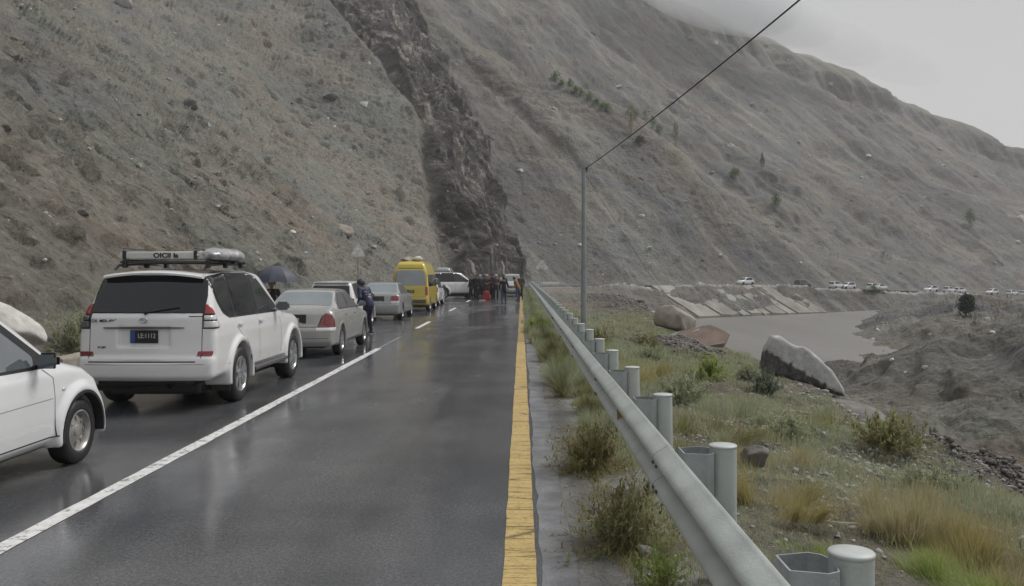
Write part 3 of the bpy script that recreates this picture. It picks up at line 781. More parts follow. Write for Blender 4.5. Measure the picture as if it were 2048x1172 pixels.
pile('gravel', 3.6, 9.5, 3.0, 3.2, 1600, .010, .035, M['stone_grey'], 'loose grey gravel on the bank')
pile('gravel', 7.4, 12.4, 1.7, 1.8, 4500, .012, .05, M['stone_dark'], 'dark clods of earth and rock at the bank edge', hgt=.1)
pile('gravel', 4.6, 11, 2.4, 5.5, 2600, .012, .045, M['stone_grey'], 'grey gravel on the bare patches of the bank')
pile('gravel', 1.0, 9, .9, 8, 900, .006, .02, M['stone_grey'], 'grit along the foot of the barrier')
pile('gravel', 6.6, 17, .9, 5, 420, .015, .06, M['stone_grey'], 'grey stones along the crest of the bank')
pile('gravel', 7.3, 60, 2.0, 16, 1500, .03, .12, M['stone_dark'], 'brown stones on the eroded bank')
# single stones of the slopes, each one a thing
smesh = []
for q in range(5):
    o = boulder('stone', (0, 0, 0), (1, 1, 1), M['stone_pale'], 'x', 'stone', seed=50+q, h=.22, cuts=8, rough=.04); smesh.append(o.data); bpy.data.objects.remove(o)
pale = [(738,127,11),(455,82,9),(437,50,8),(478,133,7),(178,298,10),(232,200,9),(62,18,9),(155,60,6),(262,318,6),(30,361,5),(16,441,8),(99,433,8),(68,400,6),(586,465,15),(668,256,16),(655,238,10),(372,170,6),(505,118,5),(545,268,5),(398,402,5),
 (1040,342,16),(1283,432,20),(1277,455,8),(1277,373,8),(1160,490,9),(1463,291,15),(1455,292,8),(1500,252,8),(1522,228,10),(1443,204,6),(1237,174,12),(1430,88,14),(1556,276,8),(1440,510,9),(1602,526,9),(1737,312,10),(1723,355,8),(2040,438,22),(2035,485,14),(1860,670,9),(1975,640,14),(1985,665,12),(1756,660,12),(1745,680,12),(1810,745,8),(1850,735,12),(1785,720,12),(1545,640,8),(1155,448,6),(1120,470,6),(1170,425,6),(1299,527,8),(1040,540,5),(1205,550,6),(1180,440,5),(1400,430,7),(1600,400,7),(700,300,7),(735,340,6),(560,405,5),(480,300,6),(330,260,6),(120,240,8),(210,520,6),(300,470,5),(630,440,6),(712,420,6),(520,520,7),(90,520,9),(45,550,8)]
pp = hit([p[0] for p in pale], [p[1] for p in pale])
def put_stone(p, size, mat, label, group, nm='stone'):
    o = bpy.data.objects.new(nm, smesh[random.randrange(5)]); COL.objects.link(o)
    o.location = p; o.scale = (size, size*random.uniform(.7, 1.1), size*random.uniform(.5, .85)); o.rotation_euler = (random.uniform(-.4, .4), random.uniform(-.4, .4), random.uniform(0, 6))
    if mat is not None: o.material_slots[0].link = 'OBJECT'; o.material_slots[0].material = mat
    return tag(o, label, nm, group)
for (px, py, w), p in zip(pale, pp):
    if np.isnan(p[0]): continue
    put_stone(p, w/FPX*p[1]*1.0, M['stone_pale'], 'small pale stone on the bare mountainside above the road' if px < 1650 or py < 560 else 'small pale stone on the bare ground beyond the river',
              'pale stones on the mountainside' if px < 1650 or py < 560 else 'pale stones beyond the river')
bigs = [(660,196,36,'stone_dark','dark block of rock jutting from the slope above the yellow van'),(728,210,34,'stone_grey','grey rock shelf jutting out beside the dark block on the slope'),(376,212,44,'stone_dark','dark wedge of rock sticking out high on the left slope'),(246,8,40,'stone_grey','grey rock at the top edge of the left slope'),(684,462,44,'stone_brown','brown hollowed rock low on the slope behind the silver cars'),(165,428,26,'stone_dark','dark rock low on the slope above the white jeep'),(120,185,30,'stone_dark','dark lump of rock on the far left slope'),(10,257,28,'stone_dark','dark rock at the left edge of the slope')]
for (px, py, w, mt, lb), p in zip(bigs, hit([b[0] for b in bigs], [b[1] for b in bigs])):
    o = put_stone(p, w/FPX*p[1], M[mt], lb, None, 'rock')
n = 330
rp = hit(rng.uniform(0, 2048, n), rng.uniform(0, 560, n)); k = 0
for p in rp:
    if np.isnan(p[0]) or p[0] > 60+p[1]*.5: continue
    s_, d_ = roadcoord(p[0], p[1])
    if -4 < d_ < 5.5: continue
    if k >= 290: break
    put_stone(p, random.choice((4, 5, 6, 8, 10, 14))/FPX*p[1], random.choice((M['stone_grey'], M['stone_dark'], M['stone_brown'])), 'small grey brown rock scattered on the bare mountainside', 'scattered rocks on the mountainside', 'rock'); k += 1

# low mud-and-stone kerb at the foot of the left slope
wl = empty('low_wall', (-7.9, 8, 0)); tag(wl, 'low brown stone kerb wall at the foot of the left slope', 'wall')
y_ = 3.0; i = 0; wst = [None]*4
while y_ < 23:
    L_ = random.uniform(.5, .8); bm = bmesh.new(); add_box(bm, (0, L_/2, .2), (.34, L_-.008, .36+random.uniform(-.01, .01)), bevel=.03)
    for v in bm.verts: v.co += Vector((random.uniform(-1, 1), random.uniform(-1, 1), random.uniform(-1, 1)))*.008
    bm_obj('stone_block', bm, M['stone_brown'], wl, loc=(random.uniform(-.03, .03), y_-8, -.02)); y_ += L_; i += 1

# ---------------------------------------------------------------- far road: slabs of the revetment, culvert, sign posts
rev = empty('revetment', roadpoint(S1+20, 5, -1)); tag(rev, 'row of sloping concrete revetment slabs below the far road', 'retaining wall')
R0 = rev.location.copy()
_q = S1-4
for i, w in enumerate((5, 4.2, 2.0, 2.6, 1.8, 3.4, 2.2, 4.6, 3.8)):
    a, b = _q, _q+w; _q = b+random.uniform(.3, .7); sk = 4.0
    def slope_pt(s, t, up): 
        p = roadpoint(s+sk*t, 4.0+7.2*t, 0); p.z = float(road_z(s))-.25-4.9*t+up; return p-R0
    V = []; F = []
    for j in range(4):
        for kx in range(3):
            t = j/3*random.choice((1, 1, .97)) if j == 3 else j/3
            s = a+(b-a)*kx/2
            V.append(slope_pt(s, t, .28+.10*(i % 2)+random.uniform(-.03, .03)))
    nV = len(V); V += [v+Vector((0, 0, -.5)) for v in V]
    for j in range(3):
        for kx in range(2):
            q = j*3+kx; F.append((q, q+1, q+4, q+3))
    bd = [0, 1, 2, 5, 8, 11, 10, 9, 6, 3]
    for u, v in zip(bd, bd[1:]+bd[:1]): F.append((v, u, u+nV, v+nV))
    mesh_obj('slab', V, F, M['slab_dull'] if i % 3 else M['concrete'], rev, smooth=False)
# culvert
cp = hit([1875], [600])[0]; cs, cd = roadcoord(cp[0], cp[1]); cv = empty('culvert', roadpoint(float(cs), 4.2, 0)); tag(cv, 'small concrete culvert with a dark opening below the far road', 'culvert')
cv.rotation_euler = (0, 0, math.radians(90)-BEND)
for nm, c, s, mt in (('deck', (0, -.6, .15), (7.5, 2.0, .35), 'concrete'), ('abutment', (-3.0, -.3, -1.3), (.6, 1.6, 2.5), 'concrete'), ('abutment', (1.9, -.3, -1.6), (.6, 1.6, 3.1), 'concrete'), ('opening_shade', (-.5, .9, -1.2), (4.6, .3, 2.4), 'stone_dark')):  # dark panel stands in for the shade inside the opening
    bm = bmesh.new(); add_box(bm, c, s, bevel=.04); bm_obj(nm, bm, M[mt], cv)
# weathered triangular sign beside the left slope
def sign(px, base_py, Y, top_py, label, style):
    b = onpx(px, base_py, Y); b.z = H(b.x, b.y); zt = CAM_H+(HPY-top_py)/FPX*Y-b.z
    r = empty('road_sign', b); tag(r, label, 'road sign')
    bm = bmesh.new(); add_tube(bm, [(0, .03, -.2), (0, .03, zt-.15)], .03, 8); bm_obj('post', bm, M['pole'], r)
    if style == 'tri':
        for nm, R_, yy, mt in (('border', .42, 0, plain('faded_red_border', (.55, .47, .44), .5, 0, .3, 14)), ('face', .36, -.014, plain('faded_sign_white', (.75, .75, .72), .5, 0, .25, 12))):
            bm = bmesh.new(); P = []
            for k_ in range(3):
                a = math.pi/2+k_*2*math.pi/3
                for da in (-.16, 0, .16): P.append((R_*math.cos(a+da)*(1-abs(da)*.4), R_*math.sin(a+da)*(1-abs(da)*.4)))
            vs = [bm.verts.new((x, yy-.012, z+zt-.38)) for x, z in P]; f = bm.faces.new(vs)
            e = bmesh.ops.extrude_face_region(bm, geom=[f]); bmesh.ops.translate(bm, vec=(0, .012, 0), verts=[v for v in e['geom'] if isinstance(v, bmesh.types.BMVert)])
            bm_obj(nm, bm, mt, r)
    else:
        mt = plain('white_marker', (.7, .7, .69), .5, 0, .15, 10)
        for x, z, q in ((0, zt-.2, .24), (-.45, zt-.72, .22), (.42, zt-.75, .24), (-.28, zt-.42, .16), (.26, zt-.42, .16), (0, zt-.66, .15)):
            bm = bmesh.new(); add_lathe(bm, [(0, -.02), (q, -.02), (q, .02), (0, .02)], 12, Matrix.Translation((x, -.03, z)) @ Matrix.Rotation(math.radians(90), 4, 'X')); bm_obj('disc', bm, mt, r)
        bm = bmesh.new(); add_tube(bm, [(-.45, .0, zt-.72), (.42, .0, zt-.75)], .02, 6); add_tube(bm, [(-.28, .0, zt-.42), (.26, .0, zt-.42)], .02, 6); bm_obj('crossbar', bm, M['pole'], r)
    return r
sign(716, 575, 41, 488, 'weathered white triangle warning sign on a thin post against the slope', 'tri')
sign(1084, 556, 92, 521, 'cluster of white discs on a post beside the bend of the road', 'discs')
# ---------------------------------------------------------------- vehicles
def car_paint(name, col, metal=0, rough=.22, dirt=.35):
    g = NT(name); p = g.p
    pos = g.n('ShaderNodeTexCoord').outputs['Object']; sep = g.n('ShaderNodeSeparateXYZ'); g.l(pos, sep.inputs[0])
    n = g.noise(pos, 2.5, 6, .65)
    low = g.ramp(g.math('ADD', sep.outputs[2], g.math('MULTIPLY', n, .5)), [(.45, 1), (.95, 0)])
    base = g.ramp(g.noise(pos, 1.2, 3), [(.3, tuple(c*.96 for c in col)), (.7, col)])
    c = g.mix(g.math('MULTIPLY', low, dirt), base, (.20, .185, .16))
    g.l(c, p.inputs['Base Color']); p.inputs['Metallic'].default_value = metal
    g.l(g.math('ADD', g.math('MULTIPLY', low, .25*dirt/.35), rough), p.inputs['Roughness'])
    p.inputs['Coat Weight'].default_value = .7; p.inputs['Coat Roughness'].default_value = .05
    return g.m
M['white_car'] = car_paint('white_car_paint', (.80, .80, .80), dirt=.22)
M['white_car2'] = car_paint('white_car_paint_wet', (.80, .81, .82), dirt=.15)
M['silver_car'] = car_paint('champagne_silver_paint', (.43, .43, .42), .25, .26)
M['silver_car2'] = car_paint('blue_silver_paint', (.33, .34, .345), .25, .28)
M['yellow_car'] = car_paint('yellow_van_paint', (.64, .50, .06), 0, .3, .2)
M['grey_car'] = car_paint('grey_car_paint', (.40, .41, .42), .2, .3)
M['seam'] = plain('panel_gap', (.03, .03, .03), .8)
M['black_plastic'] = plain('black_plastic', (.022, .022, .024), .45, 0, .2, 8)
M['grey_plastic'] = plain('grey_plastic', (.09, .09, .095), .5)
M['rubber'] = plain('wet_tyre_rubber', (.018, .018, .019), .42, 0, .3, 10, .2, 60)
M['alloy'] = plain('alloy_rim', (.52, .53, .54), .25, .8, .08, 8)
M['steel_rim'] = plain('worn_steel_rim', (.40, .39, .37), .38, .6, .25, 14)
M['chrome'] = plain('chrome', (.6, .6, .62), .12, 1, .05)
def glassy(name, col, ior=1.6, rough=.03, coat=1):
    return plain(name, col, rough, 0, .15, 1.5, ior=ior, coat=coat)
M['dark_glass'] = glassy('dark_tinted_glass', (.008, .010, .013), 1.5, .03, .25)
M['side_glass'] = glassy('side_glass', (.03, .035, .038), 1.5, .03, .3)
M['pale_glass'] = glassy('painted_sky_glass', (.17, .21, .225), 1.9)  # pale blue base colour stands in for reflected sky
M['mid_glass'] = glassy('grey_glass', (.10, .12, .13), 1.8)
M['red_lens'] = glassy('red_lamp_lens', (.30, .012, .022), 1.5, .12)
M['dull_red_lens'] = glassy('dull_red_lamp_lens', (.20, .028, .022), 1.5, .2)
M['clear_lens'] = glassy('clear_lamp_lens', (.66, .66, .66), 1.5, .1)
M['dark_lens'] = glassy('dark_lamp_lens', (.10, .10, .095), 1.5, .15)
M['lamp_black'] = plain('lamp_housing', (.02, .02, .02), .3)
M['plate_dark'] = plain('dark_number_plate', (.012, .014, .022), .35)
M['plate_white'] = plain('white_number_plate', (.55, .55, .52), .4)
M['plate_blue'] = plain('plate_blue', (.03, .09, .28), .4)

class Body:
    def __init__(s, spec, res):
        s.sp = spec; L, w, hgt = spec['L'], spec['w'], spec['h']; s.L = L
        ax, P = grid3((-w-.10, -.12, .12), (w+.10, L+.12, hgt+.08), res)
        xs, ys, zs = ax
        Yg, Zg = np.meshgrid(ys, zs, indexing='ij')
        side = sd_poly(Yg, Zg, spec['side']).astype(np.float32)
        # bow the front and rear in plan: sample the profile further in as |x| grows
        c = spec.get('bow', (.09, .14)); f = np.empty((len(xs), len(ys), len(zs)), np.float32)
        wr = 1-sst(.0, L*.5, ys); wf = sst(L*.5, L, ys)
        for i, x in enumerate(xs):
            q = (abs(x)/w)**2
            sh = ys-wr*c[0]*q+wf*c[1]*q
            u = np.clip((sh-ys[0])/res, 0, len(ys)-1.001); k = u.astype(int); t = (u-k)[:, None]
            f[i] = side[k]*(1-t)+side[k+1]*t
        Xg, Z2 = np.meshgrid(xs, zs, indexing='ij')
        sec = spec['section']; poly = [(x, z) for x, z in sec]+[(-x, z) for x, z in sec[::-1]]
        f = smax(f, sd_poly(Xg, Z2, poly).astype(np.float32)[:, None, :], spec.get('k', .07))
        Xp, Yp = np.meshgrid(xs, ys, indexing='ij'); pl = spec['plan']; pp_ = [(x, y) for x, y in pl]+[(-x, y) for x, y in pl[::-1]]
        f = smax(f, sd_poly(Xp, Yp, pp_).astype(np.float32)[:, :, None], .05)
        X, Y, Z = P
        R = spec['R']; ar = spec.get('arch', R+.06); fl = spec.get('flare', .02)
        for wy in spec['wheels']:
            rr = np.sqrt((Y-wy)**2+(Z-R)**2)
            if fl > .03:
                fd = smax(rr-(ar+.085), np.abs(X)-(w+fl), .05); fd = np.maximum(fd, R*.75-Z)
                f = smin(f, fd+0*f, .05)
            else:
                fd = smax(rr-(ar+.04), np.abs(X)-(w+.012), .03); fd = np.maximum(fd, R*.8-Z); f = smin(f, fd+0*f, .04)
            cut = np.maximum(rr-ar, (w-.34)-np.abs(X)); f = smax(f, -cut+0*f, .02)
        if 'carve' in spec: f = spec['carve'](f, X, Y, Z)
        s.f = f; s.org = (xs[0], ys[0], zs[0]); s.res = res
        s.V, s.F = surface_nets(f, [xs[0], ys[0], zs[0]], res)
        s.V[:, 1] -= L/2
        s.bvh = BVHTree.FromPolygons([tuple(v) for v in s.V], [tuple(q) for q in s.F.tolist()])
    def patch(s, name, xz, yz, mat, parent, out=.012, fine=.011):
        """a lamp or trim that wraps a corner: the body's own surface, swollen by out, inside both outlines"""
        lo = (min(p[0] for p in xz), min(p[0] for p in yz), max(min(p[1] for p in xz), min(p[1] for p in yz)))
        hi = (max(p[0] for p in xz), max(p[0] for p in yz), min(max(p[1] for p in xz), max(p[1] for p in yz)))
        ax = [np.arange(lo[i]-.03, hi[i]+.04, fine) for i in range(3)]
        G = s.f
        for i in range(3):
            u = np.clip((ax[i]-s.org[i])/s.res, 0, G.shape[i]-1.001); k = u.astype(int); t = u-k; sh = [1, 1, 1]; sh[i] = -1; t = t.reshape(sh)
            G = np.take(G, k, i)*(1-t)+np.take(G, k+1, i)*t
        A, Bz = np.meshgrid(ax[0], ax[2], indexing='ij'); C, D_ = np.meshgrid(ax[1], ax[2], indexing='ij')
        pr = np.maximum(sd_poly(A, Bz, xz)[:, None, :], sd_poly(C, D_, yz)[None])
        f = smax(np.maximum(G-out, -(G+.02)), pr, .008)
        V, F = surface_nets(f, [a[0] for a in ax], fine)
        if len(F) == 0: return None
        V[:, 1] -= s.L/2
        return mesh_obj(name, V, F, mat, parent)
    def cast(s, view, a, b):
        L = s.L
        o, d = {'R': ((3, a-L/2, b), (-1, 0, 0)), 'L': ((-3, a-L/2, b), (1, 0, 0)), 'B': ((a, -L, b), (0, 1, 0)), 'F': ((a, L, b), (0, -1, 0)), 'T': ((a, b-L/2, 4), (0, 0, -1))}[view]
        h, n, i, dd = s.bvh.ray_cast(Vector(o), Vector(d)); return h, n
    def drape(s, name, view, poly, mat, parent, out=.004, round_=0, step=.05, depth=.02, shrink=None):
        """panel cut to a 2-D outline and laid on the body seen from one side"""
        pts = [Vector((p[0], p[1])) for p in poly]
        if round_:
            q = []
            for i, p in enumerate(pts):
                a, b = pts[i-1], pts[(i+1) % len(pts)]
                u, v = (a-p), (b-p); r = min(round_, u.length*.45, v.length*.45)
                pa, pb = p+u.normalized()*r, p+v.normalized()*r
                for t in (0, .25, .5, .75, 1): q.append(pa*(1-t)**2+p*2*t*(1-t)+pb*t*t)
            pts = q
        bm = bmesh.new(); f = bm.faces.new([bm.verts.new((p.x, p.y, 0)) for p in pts])
        lo = (min(p.x for p in pts), min(p.y for p in pts)); hi = (max(p.x for p in pts), max(p.y for p in pts))
        for axn in (0, 1):
            t = math.ceil(lo[axn]/step)*step
            while t < hi[axn]:
                n = (1, 0, 0) if axn == 0 else (0, 1, 0); co = (t, 0, 0) if axn == 0 else (0, t, 0)
                bmesh.ops.bisect_plane(bm, geom=bm.verts[:]+bm.edges[:]+bm.faces[:], plane_co=co, plane_no=n); t += step
        bad = []
        axis = {'R': Vector((1, 0, 0)), 'L': Vector((-1, 0, 0)), 'B': Vector((0, -1, 0)), 'F': Vector((0, 1, 0)), 'T': Vector((0, 0, 1))}[view]
        nrm = {}
        for v in bm.verts:
            h, n = s.cast(view, v.co.x, v.co.y)
            if h is None: bad.append(v); continue
            if n.dot(axis) < 0: n = -n
            if n.dot(axis) < .12: n = (n+axis*.3).normalized()
            nrm[v] = n; v.co = h+n*out
        if bad: bmesh.ops.delete(bm, geom=bad, context='VERTS')
        if not bm.faces: bm.free(); return None
        be = [e for e in bm.edges if e.is_boundary]; vm = {}
        for e in be:
            for v in e.verts:
                if v not in vm: vm[v] = bm.verts.new(v.co-nrm[v]*depth)
        for e in be: bm.faces.new((e.verts[0], e.verts[1], vm[e.verts[1]], vm[e.verts[0]]))
        return bm_obj(name, bm, mat, parent, angle=40)
    def seam(s, name, view, line, parent, wid=.008, mat=None, out=.0015):
        P = [Vector((p[0], p[1])) for p in line]; Q = []
        for a, b in zip(P, P[1:]):
            n = max(1, int((b-a).length/.08))
            for i in range(n): Q.append(a.lerp(b, i/n))
        Q.append(P[-1]); bm = bmesh.new(); prev = None
        for i, p in enumerate(Q):
            t = (Q[min(i+1, len(Q)-1)]-Q[max(i-1, 0)]).normalized(); nn = Vector((-t.y, t.x))*wid/2; pr = []
            for sgn in (-1, 1):
                h, n = s.cast(view, p.x+nn.x*sgn, p.y+nn.y*sgn)
                pr.append(bm.verts.new(h+n.normalized()*out) if h is not None else None)
            if prev and all(prev) and all(pr): bm.faces.new((prev[0], prev[1], pr[1], pr[0]))
            prev = pr
        return bm_obj(name, bm, mat or M['seam'], parent)
def wheel(parent, x, y, R, wid, side, rim, spokes, lod=0):
    """tyre, with rim as sub-part; axis along X, outer face towards side"""
    seg = 40 if lod == 0 else 20
    Mx = Matrix.Rotation(math.radians(90)*side, 4, 'Y')
    rr = R*.63; hw = wid/2
    bm = bmesh.new()
    add_lathe(bm, [(rr, -hw*.8), (rr+.02, -hw*.95), (R*.85, -hw), (R*.96, -hw*.86), (R, -hw*.6), (R, hw*.6), (R*.96, hw*.86), (R*.85, hw), (rr+.02, hw*.97), (rr+.004, hw*.86), (rr, hw*.6)], seg, Mx)
    if lod == 0:
        pass
    t = bm_obj('wheel', bm, M['rubber'], parent, angle=50, loc=(x, y, R))
    bm = bmesh.new(); a = hw
    add_lathe(bm, [(rr+.006, a*.9), (rr-.006, a*.93), (rr-.018, a*.82), (rr-.03, a*.35), (rr-.04, -a*.6)], seg, Mx)
    if spokes == 'steel':
        add_lathe(bm, [(rr-.03, a*.30), (rr-.05, a*.42), (rr-.085, a*.52), (R*.26, a*.62), (R*.20, a*.62)], seg, Mx)
        for k in range(8):
            an = k*math.pi/4
            m_ = Mx @ Matrix.Rotation(an, 4, 'Z') @ Matrix.Translation((rr-.07, 0, a*.53)) @ Matrix.Rotation(math.radians(18), 4, 'Y')
            r_ = bmesh.ops.create_cube(bm, size=1, matrix=m_ @ Matrix.Diagonal((.05, .035, .012, 1)))
        add_lathe(bm, [(R*.22, a*.60), (R*.20, a*.74), (R*.10, a*.82), (0, a*.83)], 20, Mx)
    else:
        n = spokes
        for k in range(n):
            for dd in ((-.07, .07) if n <= 6 else (0,)):
                an = k*2*math.pi/n+dd*2
                m_ = Mx @ Matrix.Rotation(an, 4, 'Z')
                w0, w1 = (.022, .034)
                vs = [m_ @ Vector(p) for p in ((R*.12, -w0, a*.74), (R*.12, w0, a*.74), (rr-.01, w1*.8, a*.86), (rr-.01, -w1*.8, a*.86), (R*.12, -w0, a*.5), (R*.12, w0, a*.5), (rr-.01, w1*.8, a*.6), (rr-.01, -w1*.8, a*.6))]
                v = [bm.verts.new(q) for q in vs]
                for f in ((0, 1, 2, 3), (7, 6, 5, 4), (0, 3, 7, 4), (1, 5, 6, 2), (2, 6, 7, 3), (0, 4, 5, 1)): bm.faces.new([v[i] for i in f])
        add_lathe(bm, [(R*.20, a*.5), (R*.19, a*.78), (R*.12, a*.84), (0, a*.84)], 20, Mx)
    rm = bm_obj('rim', bm, rim, t, angle=35)
    bm = bmesh.new(); add_lathe(bm, [(rr-.04, -a*.2), (0, -a*.2)], seg, Mx); add_lathe(bm, [(rr-.09, -a*.18), (rr-.09, 0), (.05, 0)], 20, Mx); bm_obj('brake_disc', bm, M['lamp_black'], t)
    return t
def four_wheels(r, sp, wid, rim, spokes, lod=0):
    for wy in sp['wheels']:
        for sd in (-1, 1): wheel(r, sd*(sp['w']-wid/2+sp.get('wheel_out', -.005)), wy-sp['L']/2, sp['R'], wid, sd, rim, spokes, lod)
def underbody(r, sp):
    bm = bmesh.new(); L = sp['L']; add_box(bm, (0, 0, .27), (1.2, L*.84, .16), bevel=.04)
    for wy in sp['wheels']: add_tube(bm, [(-sp['w']+.2, wy-L/2, sp['R']), (sp['w']-.2, wy-L/2, sp['R'])], .06, 8); add_box(bm, (.1, wy-L/2, .30), (.35, .3, .2), bevel=.05)
    bm_obj('chassis', bm, M['black_plastic'], r)
def mirror_(r, B, x, y, z, side, mat, s=1):
    L = B.L; bm = bmesh.new()
    c = Vector((x+side*.12*s, y-L/2, z))
    bmesh.ops.create_cube(bm, size=2, matrix=Matrix.Translation(c) @ Matrix.Diagonal((.11*s, .05*s, .075*s, 1)))
    for v in bm.verts:
        if v.co.y > c.y: v.co = c+Vector(((v.co.x-c.x)*.7, (v.co.y-c.y), (v.co.z-c.z)*.75))
    bmesh.ops.bevel(bm, geom=bm.edges[:], offset=.035*s, segments=4, affect='EDGES')
    add_tube(bm, [(x-side*.05, y-L/2+.04, z-.06), (c.x-side*.05, c.y+.01, z-.05)], .022*s, 8)
    o = bm_obj('mirror', bm, mat, r, angle=50)
    bm = bmesh.new(); add_box(bm, (c.x, c.y-.051*s, c.z), (.185*s, .006, .115*s)); es = [e for e in bm.edges if abs((e.verts[0].co-e.verts[1].co).normalized().y) > .9]
    bmesh.ops.bevel(bm, geom=es, offset=.025*s, segments=4, affect='EDGES')
    bm_obj('mirror_glass', bm, M['mid_glass'], o)
def handle(r, B, side, y, z, mat, w=.17):
    h, n = B.cast(side, y, z)
    bm = bmesh.new(); sgn = 1 if side == 'R' else -1
    add_box(bm, (h.x+.022*sgn, h.y, z), (.022, w, .032), bevel=.008); add_box(bm, (h.x+.008*sgn, h.y-w*.42, z), (.03, .02, .026)); add_box(bm, (h.x+.008*sgn, h.y+w*.42, z), (.03, .02, .026))
    bm_obj('door_handle', bm, mat, r)
def text(r, body, size, loc, mat, rot=(90, 0, 0), ext=.002, name='lettering', sx=1, bold=0):
    c = bpy.data.curves.new(name, 'FONT'); c.body = body; c.size = size; c.extrude = ext; c.align_x = 'CENTER'; c.align_y = 'CENTER'; c.offset = bold
    o = bpy.data.objects.new(name, c); COL.objects.link(o)
    me = o.to_mesh().copy() if False else None
    dg = bpy.context.evaluated_depsgraph_get(); me = bpy.data.meshes.new_from_object(o.evaluated_get(dg)); bpy.data.objects.remove(o)
    me.materials.clear(); me.materials.append(mat)
    o = bpy.data.objects.new(name, me); COL.objects.link(o); o.parent = r; o.location = loc; o.rotation_euler = [math.radians(a) for a in rot]; o.scale = (sx, 1, 1); return o
def car_root(name, x, y, rz, label, cat, group='cars queuing along the left lane'):
    s_, d_ = roadcoord(np.array([x]), np.array([y])); r = empty(name, (x, y, float(road_z(s_)[0])), rz); tag(r, label, cat, group); return r
def body_obj(r, B, mat): return mesh_obj('body', B.V, B.F, mat, r)

SUV = dict(L=4.75, w=.90, h=1.92, R=.385, wheels=(1.12, 3.91), arch=.455, flare=.045, k=.10, wheel_out=.02, bow=(.07, .22),
  side=[(.06,.40),(0,.46),(-.0,.62),(.015,.70),(.055,.735),(.06,.84),(.075,1.06),(.09,1.22),(.36,1.73),(.44,1.80),(1.2,1.86),(2.2,1.85),(2.62,1.80),(3.38,1.23),(3.55,1.16),(4.3,1.09),(4.62,.98),(4.72,.78),(4.75,.5),(4.62,.36),(4.3,.36),(.4,.42)],
  section=[(0,.2),(.84,.34),(.885,.46),(.90,.66),(.895,.98),(.875,1.12),(.84,1.22),(.715,1.72),(.66,1.82),(.56,1.875),(0,1.92)],
  plan=[(0,-.2),(.74,-.2),(.86,.02),(.93,.22),(1.0,.5),(1.0,4.0),(.86,4.45),(.66,4.7),(.3,4.9),(0,4.9)])
def carve_suv(f, X, Y, Z):
    # recess round the rear number plate and a waist groove above the bumper
    bx = np.maximum(np.maximum(np.abs(X+.02)-.33, np.abs(Z-.97)-.115), Y-.115); f = smax(f, -(bx+0*f), .03)
    gr = np.maximum(np.maximum(np.abs(Z-.655)-.012, Y-.03), np.abs(X)-.70); return smax(f, -(gr+0*f), .01)
SUV['carve'] = carve_suv
def mirror_poly(p): return [(-x, z) for x, z in p[::-1]]

